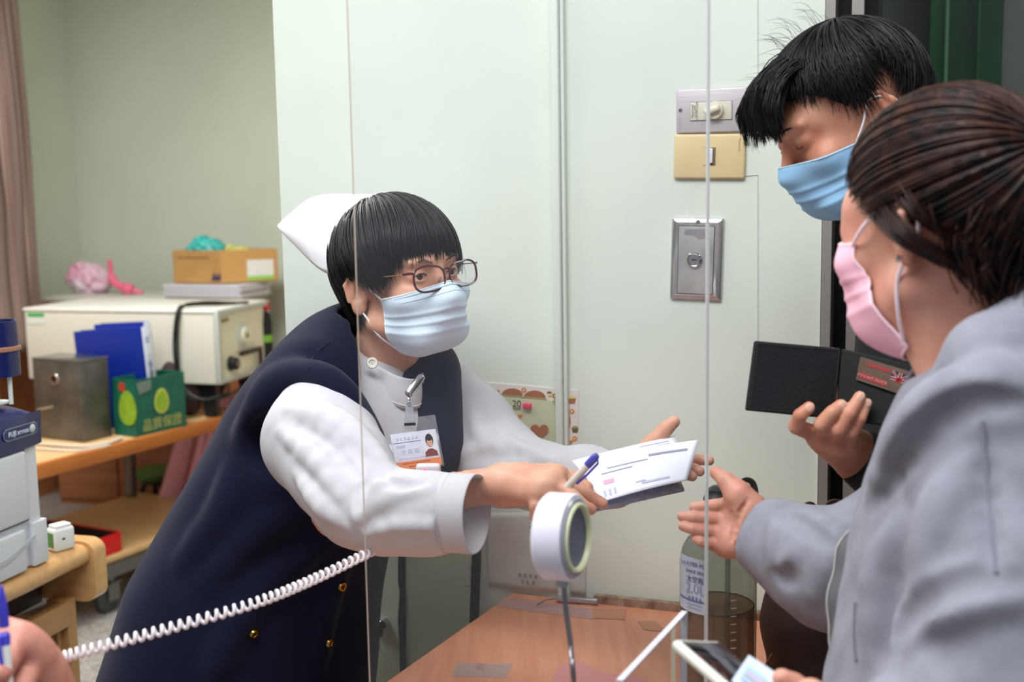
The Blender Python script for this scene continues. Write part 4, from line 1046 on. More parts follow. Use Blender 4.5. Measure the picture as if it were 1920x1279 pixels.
    low = spline([near(742, 366, .0), near(712, 392, .03), near(686, 425, .052), near(660, 462, .068), near(643, 490, .076), near(630, 513, .08), near(612, 512, .078), near(590, 497, .07), near(556, 463, .04), near(518, 425, .0)], 30)
    def refl(p): return p-nrm*(2*(p-pc).dot(nrm))
    M_cap = mat('cap_white', (240, 238, 246), rough=.55)
    for sd in (0, 1):
        G = []
        for i in range(30):
            row = []
            for j in range(16):
                s = j/15; p = lerp(top[i], low[i], s); bul = math.sin(math.pi*s)*.022*math.sin(math.pi*min(1, (i+1)/30*1.0))
                p = p+nrm*bul+(V(0, 0, 1)*bul*.35); row.append(refl(p) if sd else p)
            G.append(row)
        if sd == 0: b = MB()
        b.grid(G)
    b.obj('nurse_cap', M_cap, t, world=True, angle=60, solid=.0015)
    # ---------------- shirt: sleeves, collar, front
    Sf = Field()
    sp = [(668, 785, 1.875, .118), (640, 820, 1.89, .142), (590, 880, 1.91, .150), (545, 970, 1.93, .152), (510, 1060, 1.95, .165)]
    f = V(.80, -.58, -.18).normalized()
    Sf.chain([W(*q[:3]) for q in sp], [q[3] for q in sp], k=.03, flat=(f, .74))
    cc = W(713, 645, 1.853); e1 = (W(787, 704, 1.80)-W(640, 584, 1.91))/2; e2 = V(-.012, -.062, -.014); dn_ = e1.cross(e2).normalized(); dn_ = dn_ if dn_.z < 0 else -dn_
    cb0 = cc+dn_*.034
    Sf.chain([cb0+dn_*.030, W(722, 800, 1.855), W(718, 890, 1.85), W(700, 930, 1.87)], [.060, .078, .076, .06], k=.05)
    Sf.cap(W(612, 748, 1.77), W(805, 730, 1.945), .050, .046, k=.05)
    Sf.cap(cb0-dn_*.072, cb0-dn_*.15, .070, k=.006, op='s')
    slL = [(842, 740, 1.955, .056), (885, 800, 1.92, .062), (945, 872, 1.86, .060), (1010, 892, 1.80, .048), (1100, 896, 1.735, .042), (1150, 902, 1.70, .040)]
    Sf.chain([W(*q[:3]) for q in slL], [q[3] for q in slL], k=.03)
    folds(Sf, [([(885, 770), (905, 820), (960, 850)], .008), ([(930, 810), (975, 840), (1040, 866)], .006), ([(870, 850), (920, 835), (960, 815)], .006), ([(900, 900), (950, 880), (1010, 870)], .007)], k=.016)
    Sf.disp = lambda X, d: .0022*vnoise(X, 22, 4)
    lo, hi = bbox(Sf, .02); hi[2] = 1.36
    sh = link('shirt', Sf.mesh(lo, hi, .0045, 1), t, M_shirt, True, True)
    Sr = Field()
    slR = [(598, 762, 1.71, .058), (602, 825, 1.645, .074), (640, 882, 1.580, .064), (676, 940, 1.530, .054), (725, 960, 1.503, .0475), (800, 963, 1.478, .0455), (862, 961, 1.464, .0465)]
    Sr.chain([W(*q[:3]) for q in slR], [q[3] for q in slR], k=.03)
    folds(Sr, [([(545, 770), (620, 790), (680, 850)], .011), ([(530, 810), (590, 860), (640, 930)], .010), ([(640, 800), (690, 840), (728, 880)], .012),
               ([(690, 935), (722, 912), (775, 910)], .008), ([(672, 985), (680, 950), (700, 915)], .008), ([(560, 890), (600, 945), (650, 985)], .009),
               ([(700, 955), (740, 930), (800, 920)], .006), ([(690, 1000), (760, 985), (840, 988)], .004), ([(600, 760), (650, 790), (690, 830)], .007)], k=.014)
    folds(Sr, [([(665, 960), (672, 925), (695, 895)], .005), ([(700, 880), (740, 905), (790, 905)], .004), ([(560, 800), (620, 835), (670, 890)], .005)], k=.012, op='s')
    Sr.disp = lambda X, d: .0014*vnoise(X, 20, 4)+.0005*vnoise(X, 60, 6)
    cd = (W(868, 961, 1.462)-W(800, 957, 1.478)).normalized(); Sr.half(W(846, 960, 1.467), cd, k=.002)
    lo, hi = bbox(Sr, .02)
    sr = link('sleeve', Sr.mesh(lo, hi, .003, 1), t, M_shirt, True, True)
    R = cd.to_track_quat('Z', 'Y').to_matrix(); G = []
    for i in range(49):
        a = 2*math.pi*i/48; row = []
        for r_, z_ in ((.0462, -.012), (.0478, -.006), (.0484, .0), (.0484, .02), (.0490, .026), (.0482, .0275), (.0466, .026), (.0456, .018), (.0448, -.01), (.0430, -.04)):
            w_ = 1+.018*math.sin(3*a+1)+.01*math.sin(5*a); row.append(W(846, 960, 1.467)+R @ V(r_*w_*math.cos(a), r_*w_*math.sin(a), z_*1.25))
        G.append(row)
    MB().grid(G).obj('cuff', M_shirt, sr, world=True, angle=180)
    MB().lathe([(.0486, -.0006), (.0492, 0), (.0486, .0006)], 48, W(846, 960, 1.467)+cd*.001, R).obj('cuff_seam', mat('seam_grey', (205, 200, 206), rough=.8), sr)
    # stand collar around the neck
    def ring(th, k, off, dz): return cc+e1*(k*math.cos(th))*(1+off)+e2*(k*math.sin(th))*(1+off)+dn_*dz
    G = []
    for i in range(12):
        v = i/11; G.append([ring(.06+6.16*j/80, 1.0+.20*v+.02*math.sin(math.pi*v), 0, .040*v-.003*math.cos(6.16*j/80)) for j in range(81)])
    co = MB().grid(G).obj('collar', M_shirt, t, world=True, angle=180, solid=.003); a_ = G[-1]
    MB().tube([p+(p-cc).normalized()*.0015-dn_*.002 for p in G[-2]], .0009, 6).obj('collar_seam', mat('seam_grey', (205, 200, 206)), co)
    return t, F, Sf
nurse_t, NF, NSF = nurse()
def nurse_vest():
    t = nurse_t; Vf = Field(); f = V(.80, -.58, -.18).normalized()
    sp = [(672, 735, 1.87, .142), (640, 790, 1.885, .156), (592, 865, 1.90, .168), (556, 950, 1.92, .176), (520, 1040, 1.94, .192), (482, 1150, 1.96, .222), (455, 1279, 1.98, .240), (440, 1400, 1.99, .248), (432, 1530, 2.0, .252)]
    Vf.chain([W(*q[:3]) for q in sp], [q[3] for q in sp], k=.04, flat=(f, .74))
    Vf.cap(W(660, 650, 1.90), W(585, 725, 1.755), .050, .074, k=.04).cap(W(762, 675, 1.955), W(818, 735, 1.945), .035, .058, k=.03).cap(W(655, 640, 1.90), W(740, 640, 1.97), .045, k=.04)
    Vf.cap(W(782, 705, 1.875), W(775, 830, 1.86), .070, .082, k=.02)
    arm = spline([W(474, 840, 1.77), W(477, 795, 1.745), W(500, 735, 1.71), W(548, 704, 1.68), W(605, 706, 1.645), W(655, 752, 1.63), W(688, 812, 1.64), W(700, 860, 1.66)], 16)
    Vf.chain(arm, [.012]*16, k=.03)
    Vf.cap(W(515, 835, 1.715), W(560, 880, 1.68), .050, k=.012, op='s').cap(W(672, 600, 1.82), W(706, 730, 1.750), .032, .026, k=.006, op='s')
    Vf.cap(W(715, 640, 1.80), W(730, 720, 1.745), .052, .034, k=.006, op='s')
    Vf.cap(W(730, 720, 1.745), W(744, 900, 1.72), .036, .036, k=.006, op='s')
    Vf.cap(NO, W(718, 700, 1.87), .06, .062, k=.006, op='s')
    Vf.half(W(440, 1400, 1.99)-V(0, 0, .16), V(0, 0, -1), k=.01)
    folds(Vf, [([(560, 950), (480, 1000), (390, 1090)], .014), ([(600, 1020), (500, 1090), (420, 1200)], .012), ([(440, 880), (420, 960), (350, 1050)], .012),
               ([(640, 1060), (600, 1160), (590, 1265)], .012), ([(470, 1130), (420, 1220), (400, 1270)], .012)], k=.03, sink=.9)
    Vf.disp = lambda X, d: .003*vnoise(X, 11, 9)
    v = field_obj(Vf, *bbox(Vf, .02), .0055, 'vest', M_navy, t, 2)
    pts = [tfield(Vf, x, y) for x, y in ((618, 642), (600, 655), (586, 672), (580, 690))]
    MB().tube(spline([p for p in pts if p], 14), .0016, 6).obj('shoulder_seam', mat('navy_seam', (10, 14, 34), rough=.9), v)
    MG = mat('gold_button', (176, 134, 62), rough=.25, metal=1)
    for x, y in ((640, 1100), (475, 1188), (617, 1206)):
        p = tfield(Vf, x, y); nn = fnorm(Vf, p); R = nn.to_track_quat('Z', 'Y').to_matrix()
        MB().lathe([(0, .0018), (.0032, .0018), (.0042, .0042), (.0066, .0045), (.0078, .002), (.0078, 0)], 26, p, R).obj('button', MG, v)
        MB().cyl(p+nn*.002, p+nn*.0032, .002, seg=10).obj('button_holes', M_black, v)
    # white shirt button and badge
    p = W(698, 681, 1.757); nn = V(.1, -.97, .2).normalized(); R = nn.to_track_quat('Z', 'Y').to_matrix()
    bt = MB().lathe([(0, .0014), (.004, .0014), (.0052, .003), (.0075, .003), (.0085, .0015), (.0085, 0)], 28, p, R).obj('shirt_button', mat('pearl_button', (226, 220, 208), rough=.3), t, world=True)
    for a in range(4): MB().cyl(p+nn*.001+R @ V(.0018*math.cos(a*1.57+.8), .0018*math.sin(a*1.57+.8), 0), p+nn*.0018+R @ V(.0018*math.cos(a*1.57+.8), .0018*math.sin(a*1.57+.8), 0), .0006, seg=8).obj('button_hole', mat('grey_hole', (120, 112, 104)), bt)
    return Vf
NVF = nurse_vest()
# ================================================================= COUNTER AND WHAT STANDS ON IT
ZD = .74
M_desk = wood('salmon_wood', (232, 160, 124), (220, 144, 108), (26, 2.2, 20), .33, nscale=2.2)
wdir = (V(-.008, 2.044, 0)-V(-.189, 1.685, 0)).normalized()
M_desk.node_tree.nodes['Mapping'].inputs['Rotation'].default_value = (0, 0, math.radians(-28))
def wall_y(x): q = A+u*((x-A.x)/u.x); return q.y
a0 = WZ(961, 1122, ZD); a0.y = wall_y(a0.x)-.004
pb = [V(a0.x, a0.y, 0), V(.50, wall_y(.50)-.004, 0), V(.43, 1.55, 0), V(.25, 1.12, 0), V(-.45, 1.17, 0)]
t = thing('counter_desk', V(0, 1.6, 0), 'orange-brown wooden counter desk running up to the mint wall', 'desk')
loc = lambda L: [p-V(0, 1.6, 0) for p in L]
q = MB().poly([p+V(0, 0, ZD-.028) for p in loc(pb)], .028, UP).obj('desktop', M_desk, t, smooth=False)
bv = q.modifiers.new('bevel', 'BEVEL'); bv.width = .0025; bv.segments = 2
ins = []
cen = sum(pb, V(0, 0, 0))/len(pb)
MB().poly([p+(cen-p)*.06+V(0, 0, .02) for p in loc(pb)], ZD-.048, UP).obj('cabinet_body', wood('counter_front', (186, 128, 96), (172, 114, 84), (3, 3, 20), .45), t, smooth=False)
# peeling wooden skirting strip where desk meets wall
def on(px, py, z=ZD): return WZ(px, py, z)
sk = thing('wall_strip', on(1120, 1136), 'chipped wooden strip along the back of the counter', 'strip')
pp, qq = on(1118, 1134), on(1282, 1160)
pp.y = wall_y(pp.x)-.002; qq = V(.5, wall_y(.5)-.002, ZD)
o_ = sk.location
b = MB(); b.poly([x-o_ for x in (pp, qq, qq+n*.012, pp+n*.012)], .014, UP); b.obj('moulding', mat('worn_wood', (176, 148, 122), rough=.6, col2=(120, 84, 58), vscale=40), sk, smooth=False)
# clear tapes and pink paper under tape (flat, on the desk)
M_tape = clear_sheet('desk_tape', haze=.28, hazecol=(225, 205, 205), gloss=1.5)
def decal(nm, pts, m, label, cat, z=.0006, th=.0004, group=None):
    o = MB().poly([on(*p)+UP*z for p in pts], th, UP).obj(nm, m, smooth=False); return tag(o, label, cat, group)
decal('clear_tape', [(858, 1244), (962, 1246), (948, 1272), (846, 1270)], M_tape, 'strip of clear tape at the near edge of the counter', 'tape')
decal('clear_tape', [(928, 1136), (962, 1122), (1110, 1142), (1112, 1162), (958, 1142)], clear_sheet('pink_tape', haze=.30, hazecol=(236, 196, 200), gloss=1.5), 'long clear tape along the back left of the counter', 'tape', z=.0008)
decal('pink_note', [(1050, 1248), (1082, 1238), (1130, 1262), (1215, 1275), (1200, 1340), (1000, 1340)], mat('pink_paper', (222, 150, 146), rough=.6), 'pink paper stuck to the counter beneath the gooseneck', 'paper')
decal('brown_label', [(1112, 1142), (1174, 1144), (1172, 1163), (1112, 1160)], mat('brown_label', (196, 138, 108), rough=.5), 'small brown label on the counter near the strip', 'label')
decal('brown_label', [(1196, 1166), (1230, 1166), (1250, 1185), (1208, 1182)], mat('brown_label', (150, 104, 78)), 'small brown label on the counter left of the bottle', 'label')
# metal tube clip at the back
c1, c2 = on(1042, 1117), on(1120, 1131)
c1 = V(c1.x, wall_y(c1.x)-.03, ZD+.007); c2 = V(c2.x, wall_y(c2.x)-.022, ZD+.007)
t = thing('metal_tube', c1, 'short silver metal tube lying at the back of the counter', 'tube')
MB().cyl(V(0, 0, 0), c2-c1, .0055, bev=.001).obj('tube', mat('silver', (190, 188, 196), rough=.2, metal=1), t)
MB().tube([V(0, 0, 0), V(-.02, -.008, .0), V(-.035, -.02, -.004)], .0012, 6).obj('wire', M_grey_metal, t)
# pale sheet drawn in for a document's reflection in the acrylic
t = thing('reflected_sheet', wl(990, 1040), 'large pale sheet drawn for a reflection, low on the mint wall', 'paper')
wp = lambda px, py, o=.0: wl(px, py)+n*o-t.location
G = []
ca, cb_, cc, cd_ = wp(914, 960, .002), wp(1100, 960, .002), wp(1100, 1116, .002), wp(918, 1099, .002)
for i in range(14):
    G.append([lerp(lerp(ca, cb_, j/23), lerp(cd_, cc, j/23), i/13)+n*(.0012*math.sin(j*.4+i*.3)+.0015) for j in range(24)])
MB().grid(G).obj('sheet', mat('reflection_pale', (214, 214, 206), rough=.7, col2=(200, 198, 190), vscale=9, stretch=(1, 1, 1)), t, angle=180, solid=.0008)
for k in range(2):
    dashes('printed_lines', 4-k, .008, mat('reflected_ink', (150, 146, 140)), t, plane_m(wp(992, 1078+k*12, .0060), u, UP))  # text lines of the reflected document
# small sticker strip and latch on the lower door
t = thing('door_sticker', wl(876, 1075), 'narrow printed sticker on the olive lower door', 'sticker')
MB().poly([wl(*p)+n*.0065-t.location for p in ((868, 1049), (883, 1051), (885, 1095), (872, 1095))], .0006, n).obj('paper', mat('sticker_paper', (196, 200, 196), rough=.6), t, smooth=False)
dashes('printed_lines', 2, .0045, mat('ink_dark', (50, 44, 50)), t, plane_m(wl(878, 1072)+n*.0068-t.location, u, UP))
t = thing('door_latch', wl(720, 1166), 'small chrome latch on the pale green lower door', 'latch')
lp = lambda px, py, o: wl(px, py)+n*o-t.location
MB().cyl(lp(702, 1163, .014), lp(727, 1164, .014), .006).cyl(lp(727, 1164, .006), lp(727, 1164, .022), .0075).obj('bolt', mat('silver', (190, 188, 196)), t)
MB().poly([lp(716, 1168, .010), lp(723, 1168, .010), lp(722, 1190, .010), lp(718, 1190, .010)], .004, n).obj('hook', M_grey_metal, t, smooth=False)
# clear plastic bag low by the vest
t = thing('plastic_packet', wl(705, 1235), 'small clear plastic packet hanging beside the lower door', 'packet')
F = Field(); c = wl(706, 1240)+n*.03
F.ell(c, (.018, .014, .05), k=.01).ell(c+V(.012, 0, .03), (.012, .01, .02), k=.01); F.disp = lambda X, d: .006*vnoise(X, 90, 2)
link('wrapper', F.mesh(c-V(.05, .05, .08), c+V(.05, .05, .08), .003), t, clear_sheet('wrapper', haze=.10, gloss=3), True, True)
tag(MB().box(wl(696, 1262)+n*.05, (.02, .02, .09), .004).obj('yellow_folder', mat('yellow_card', (214, 214, 60), rough=.6)), 'sliver of a yellow folder beside the lower door', 'folder')

# ---------------- acrylic screen and pass-through box
M_acr = clear_sheet('acrylic', haze=.010, gloss=.65, hazecol=(225, 230, 236))
M_acre = mat('acrylic_edge', (214, 208, 204), rough=.25, trans=.35)
Pl = W(672, 640, 1.30); Pr = W(1326, 640, 1.37); Pl.z = Pr.z = 0
sd_ = (Pr-Pl).normalized(); sn = V(sd_.y, -sd_.x, 0)
t = thing('acrylic_screen', V(Pl.x, Pl.y, ZD), 'tall clear acrylic screen standing on the counter in front of the nurse', 'screen', rotz=math.atan2(sd_.y, sd_.x))
Ls = (Pr-Pl).length; Hs = 1.25
MB().box((Ls/2, 0, Hs/2+.002), (Ls-.002, .004, Hs)).obj('sheet', M_acr, t, smooth=False)
MB().box((0, 0, Hs/2+.002), (.0012, .0042, Hs)).obj('edge', mat('edge_beige', (196, 176, 160), rough=.3), t, smooth=False)
MB().box((Ls, 0, Hs/2+.002), (.003, .0045, Hs)).obj('edge', mat('edge_grey', (196, 198, 196), rough=.3), t, smooth=False)
MB().box((.1, -.02, .006), (.05, .05, .012), .002).box((Ls-.1, -.02, .006), (.05, .05, .012), .002).obj('foot', M_acre, t)
# low acrylic box: its frosted top edge runs towards us
Q1 = W(1287, 1152, 1.27); Q2 = W(1168, 1310, 1.10); Q2.z = Q1.z; hb = Q1.z-ZD
t = thing('acrylic_box', V(Q1.x, Q1.y, ZD), 'low clear acrylic pass-through box with frosted edges on the counter', 'box')
d_ = V(Q2.x-Q1.x, Q2.y-Q1.y, 0); l3 = V(.075, .045, 0)
def slab(p, q, th=.004):
    s_ = (q-p).normalized().cross(UP)*th; return MB().poly([p+UP*.001, q+UP*.001, q+s_+UP*.001, p+s_+UP*.001], hb, UP)
slab(V(0, 0, 0), d_).obj('side_panel', M_acr, t, smooth=False)
dn = d_.normalized(); s_ = dn.cross(UP)*.0065
MB().poly([UP*hb, d_+UP*hb, d_+s_+UP*hb, s_+UP*hb], .0018, UP).obj('top_edge', mat('frosted_edge', (205, 202, 214), rough=.3), t, smooth=False)
MB().poly([V(0, 0, 0)+UP*.001, -dn*.004+UP*.001, -dn*.004+s_+UP*.001, s_+UP*.001], hb+.001, UP).obj('upright_edge', mat('frosted_edge', (205, 202, 214)), t, smooth=False)
MB().poly([V(-.016, -.002, .001), V(-.012, -.004, .001), V(-.012, .0, .001), V(-.016, .002, .001)], hb-.012, UP).obj('inner_edge', mat('edge_cream', (214, 206, 180), rough=.3), t, smooth=False)

# ---------------- gooseneck speaker
def speaker():
    c = W(1050, 1006, 1.17); base = WZ(1085, 1500, ZD); axis = V(.91, -.41, .04).normalized()
    t = thing('gooseneck_speaker', V(base.x, base.y, ZD), 'round white desk speaker with grey grille on a thin gooseneck', 'speaker')
    L = c-t.location; R = axis.to_track_quat('Z', 'Y').to_matrix(); r = .0425
    MB().lathe([(0, -.0145), (r-.003, -.0145), (r, -.011), (r, .0145), (r-.001, .016), (r-.003, .016), (r-.003, -.012), (0, -.012)], 72, L, R).obj('housing', mat('white_satin', (222, 218, 232), rough=.4), t, angle=40)
    MB().lathe([(r-.0035, .0), (r-.0025, .016), (r-.005, .0185), (r-.010, .019), (r-.0135, .0165)], 72, L, R).obj('clear_rim', mat('clear_grey_rim', (176, 180, 192), rough=.15, trans=.3), t)
    MB().lathe([(r-.0135, .0165), (r-.0125, .0205), (r-.0105, .0215), (r-.0085, .0205), (r-.0080, .0165)], 72, L, R).obj('gasket', mat('pale_yellow_ring', (214, 216, 176), rough=.35), t)
    MB().lathe([(0, .0135), (r-.02, .0145), (r-.013, .0160)], 60, L, R).obj('grille', mat('grille_grey', (104, 108, 122), rough=.7, bump=.6, bscale=900), t)
    MB().box(L+R @ V(0, 0, 0)+V(.002, -.0, -.045), (.012, .012, .012), .003).obj('neck_clip', mat('clear_grey_rim', (176, 180, 192)), t)
    pts = spline([L+V(.003, 0, -.047), W(1062, 1150, 1.17)-t.location, W(1070, 1210, 1.165)-t.location, W(1076, 1290, 1.16)-t.location, V(0, 0, .02)], 40)
    MB().tube(pts, .0026, 10).obj('gooseneck', mat('gooseneck_grey', (120, 118, 124), rough=.3, metal=.7), t)
    MB().lathe([(0, .022), (.02, .02), (.04, .008), (.042, 0), (0, 0)], 40).obj('base', M_blackp, t)
speaker()

# ---------------- big water bottle
def bottle():
    c = WZ(1346, 1372, ZD); d = 1.52
    c = W(1346, 1180, 1.50); c.z = ZD
    t = thing('water_bottle', c, 'large clear grey two litre water bottle with black cap, half full', 'bottle')
    rr = .0475; top = W(1346, 990, 1.5).z-ZD; H = W(1346, 920, 1.5).z-ZD
    M_pl = clear_sheet('smoky_plastic', tint=(206, 210, 204), haze=.10, hazecol=(150, 156, 152), gloss=1.1)
    sh = [(0, .003), (rr-.004, .003), (rr, .01), (rr, top-.035), (rr-.003, top-.02), (rr-.010, top-.008), (rr-.022, top+.001), (.018, top+.004), (.0165, top+.01), (.0165, H-.012)]
    MB().lathe(sh, 64).obj('body', M_pl, t)
    wl_ = W(1346, 1130, 1.5).z-ZD
    M_w = clear_sheet('tea', tint=(214, 190, 164), haze=.30, hazecol=(200, 156, 116), gloss=.5)
    MB().lathe([(0, .006), (rr-.003, .006), (rr-.003, wl_), (0, wl_)], 56).obj('drink', M_w, t, angle=40)
    MB().lathe([(rr-.0035, wl_-.001), (rr-.0022, wl_), (rr-.0035, wl_+.001)], 56).obj('liquid_line', mat('dark_line', (44, 46, 40), rough=.4), t)
    cp = MB().lathe([(.0175, H-.022), (.0188, H-.019), (.0188, H-.004), (.0170, H), (.014, H+.003), (.013, H+.008), (.009, H+.011), (0, H+.012)], 48).obj('cap', M_blackp, t)
    MB().tube(spline([V(.018, 0, H-.004), V(.024, 0, H+.012), V(.034, .004, H+.018), V(.045, .008, H+.010), V(.049, .01, H-.02), V(.046, .01, H-.05)], 24), .004, 8, flat=.4).obj('carry_strap', mat('strap_grey', (70, 68, 64), rough=.4), cp)
    MB().cyl((.012, .0, H+.01), (.012, 0, .03), .0035, seg=12).obj('straw', clear_sheet('straw', tint=(220, 224, 222), haze=.2), t)
    # tick marks and label wrapped on the wall of the bottle
    def arc(a0_, a1_, z0, z1, off, nn_=10):
        return [[((rr+off)*math.cos(a0_+(a1_-a0_)*i/nn_), (rr+off)*math.sin(a0_+(a1_-a0_)*i/nn_), z) for i in range(nn_+1)] for z in (z0, z1)]
    b = MB()
    for k in range(11):
        z = W(1352, 1088+k*15.6, 1.46).z-ZD; b.grid(arc(-1.42, -1.27, z-.0005, z+.0005, .0006, 4))
    b.obj('measure_marks', mat('mark_white', (214, 214, 206), rough=.6), t)['kind'] = 'stuff'
    zt_, zb_ = W(1290, 1040, 1.47).z-ZD, W(1290, 1146, 1.47).z-ZD
    lb = MB().grid(arc(-3.05, -2.02, zb_, zt_, .0007, 16)).obj('label', mat('label_pale', (196, 208, 224), rough=.5), t, angle=180)
    MB().grid(arc(-3.04, -2.03, zb_+.0140, zb_+.0165, .0012, 16)).obj('label_band', mat('label_blue', (96, 116, 176), rough=.5), lb, angle=180)
    def lab(s_, z, size, m, a=-2.36):
        p = V((rr+.0012)*math.cos(a), (rr+.0012)*math.sin(a), z); nn = V(math.cos(a), math.sin(a), 0)
        text('label_lettering', s_, size, m, lb, plane_m(p, UP.cross(nn), UP), ext=.0002)
    ink = mat('label_ink', (92, 100, 150))
    def lad(n_, z, size, a=-2.36):
        nn = V(math.cos(a), math.sin(a), 0); dashes('label_lettering', n_, size, ink, lb, plane_m(nn*(rr+.0012)+UP*z, UP.cross(nn), UP))
    
    lab('WATER POT', zt_-.008, .0072, ink); lab('SINCE 2000', zt_-.017, .0055, ink); lab('太空瓶', zt_-.027, .0086, ink); lab('2.0L', zt_-.0385, .017, mat('label_outline', (150, 160, 196))); lad(4, zt_-.0500, .0044); lad(9, zb_+.0105, .0022); lad(8, zb_+.0060, .0022)
bottle()

# ---------------- switch plates on the wall
def plates():
    def fr(px, py, off=0): return plane_m(wl(px, py)+n*off, u, UP)
    # steel volume plate
    w = (wl(1400, 207)-wl(1268, 207)).length; h = (wl(1334, 166)-wl(1334, 249)).length
    t = thing('volume_control', None, 'brushed steel wall plate with a cream rotary volume knob', 'switch', mat=fr(1334.5, 207))
    MB().box((0, 0, .003), (w, h, .006), .0025).obj('plate', mat('pinkish_steel', (204, 196, 200), rough=.4, metal=.35, bump=.08, bscale=300, stretch=(.05, 1, 1)), t)
    MB().box((0, -.001, .0066), (w*.60, h*.43, .0016), .0005).obj('insert_gap', mat('gap_grey', (120, 118, 112)), t)
    ins = MB().box((0, -.001, .0072), (w*.587, h*.41, .0016), .0005).obj('insert', mat('insert_ivory', (212, 208, 192), rough=.5), t)
    kx, ky = w*.055, -.0005
    kb = MB().lathe([(.0145, .008), (.0135, .016), (0, .0165)], 36, (kx, ky, 0)).obj('knob', mat('knob_cream', (222, 216, 196), rough=.35), t)
    R = Matrix.Rotation(math.radians(18), 3, 'Z'); MB().box((kx-.002, ky, .019), (.026, .0105, .013), .004, R=R).obj('knob_grip', mat('knob_cream', (222, 216, 196)), kb)
    MB().box((kx-.0125, ky-.003, .0222), (.006, .0008, .0006), R=R).obj('pointer', M_blackp, kb)
    ink = mat('plate_ink', (84, 78, 74))
    def vt(s_, x, sz): text('lettering', s_, sz, ink, ins, Matrix.Translation((x, -.001, .0081)) @ Matrix.Rotation(math.pi/2, 4, 'Z'), ext=.0001)
    vt('National', -w*.262, .0062); vt('VOLUME', -w*.222, .0048); vt('CONTROLLER', -w*.195, .0048)
    dashes('stamped_lettering', 6, .0026, mat('stamp_grey', (150, 140, 142)), t, Matrix.Translation((-w*.44, -h*.28, .0061)) @ Matrix.Rotation(math.pi/2, 4, 'Z'), ext=.0001)
    for s_ in (-1, 1):
        sc = MB().lathe([(0, .0015), (.0026, .0012), (.0037, 0)], 20, (s_*w*.44, .0015, .006)).obj('screw', mat('chrome', (200, 200, 200), rough=.15, metal=1), t)
        MB().box((s_*w*.44, .0015, .0077), (.0045, .0007, .0005)).box((s_*w*.44, .0015, .0077), (.0007, .0045, .0005)).obj('screw_slot', M_black, sc)
    # cream rocker switch
    w = (wl(1398, 293)-wl(1264, 293)).length; h = (wl(1331, 251)-wl(1331, 335)).length
    t = thing('light_switch', None, 'cream plastic light switch plate with one small rocker', 'switch', mat=fr(1331, 293.5) @ Matrix.Rotation(math.radians(-1.2), 4, 'Z'))
    MB().box((0, 0, .004), (w, h, .008), .0055).obj('plate', mat('aged_cream', (226, 204, 156), rough=.35, var=.04, vscale=10), t)
    MB().box((.001, 0, .0084), (w*.165, h*.40, .0006)).obj('recess', mat('recess_brown', (120, 108, 84)), t)
    MB().box((-w*.03, 0, .0089), (w*.10, h*.385, .0006)).obj('insert', mat('aged_cream', (226, 204, 156)), t)
    RR = Matrix.Rotation(math.radians(-9), 3, 'Y'); MB().box((w*.028, .001, .0105), (w*.06, h*.33, .005), .001, R=RR).obj('rocker', mat('rocker_white', (226, 224, 226), rough=.35), t)
    text('stamped_lettering', 'National', .0060, mat('cream_shadow', (176, 156, 112)), t, Matrix.Translation((w*.42, h*.25, .0082)) @ Matrix.Rotation(-math.pi/2, 4, 'Z'), ext=.0001)
    # polished key lock plate
    w = (wl(1355, 485)-wl(1259, 485)).length; h = (wl(1307, 408)-wl(1307, 560)).length
    t = thing('key_switch_plate', None, 'polished steel wall plate with a round key lock', 'lock', mat=fr(1307, 485) @ Matrix.Rotation(math.radians(-1.6), 4, 'Z'))
    M_pol = mat('polished_steel', (200, 200, 200), rough=.18, metal=.75, bump=.15, bscale=25)
    v = []; 
    for z, dx in ((0, 0), (.006, .0), (.010, .0075)): v.append([(sx*(w/2-dx), sy*(h/2-dx), z) for sx, sy in ((-1, -1), (1, -1), (1, 1), (-1, 1))])
    b = MB(); b.add(sum(v, []), [(i+k*4, (i+1) % 4+k*4, (i+1) % 4+4+k*4, i+4+k*4) for k in (0, 1) for i in range(4)]+[(8, 9, 10, 11)]); o = b.obj('frame', M_pol, t, smooth=False)
    bb = o.modifiers.new('bevel', 'BEVEL'); bb.width = .0012; bb.segments = 2
    MB().box((.0, -.002, .0102), (w*.70, h*.84, .0008)).obj('gap', M_blackp, t, smooth=False)
    dr = MB().box((0, -.002, .0108), (w*.68, h*.825, .0010), .0003).obj('flap', mat('satin_steel', (196, 196, 192), rough=.3, metal=.45, var=.12, vscale=18), t)
    MB().poly([(-w*.22, h*.36, .0115), (w*.16, h*.37, .0115), (w*.18, h*.26, .0115), (w*.05, h*.24, .0115), (-w*.05, h*.29, .0115), (-w*.24, h*.30, .0115)], .0002, (0, 0, 1)).obj('worn_patch', mat('worn_grey', (150, 150, 156), rough=.5, metal=.5), dr, smooth=False)
    lk = MB().lathe([(.0125, .0112), (.0125, .015), (.0108, .017), (.0095, .0165), (.009, .0155), (0, .0155)], 40, (-w*.02, -.001, 0)).obj('lock', mat('chrome', (200, 200, 200)), t)
    MB().lathe([(.0075, .0158), (.0075, .0172), (.0045, .0176), (0, .0176)], 30, (-w*.02, -.001, 0)).obj('lock_core', mat('silver', (190, 188, 196)), lk)
    MB().box((-w*.02, -.001, .0178), (.0085, .0022, .0004)).obj('keyhole', M_black, lk)
    MB().lathe([(0, .0016), (.0026, .0012), (.0036, 0)], 20, (w*.02, h*.453, .0098)).obj('screw', mat('chrome', (200, 200, 200)), t)
plates()

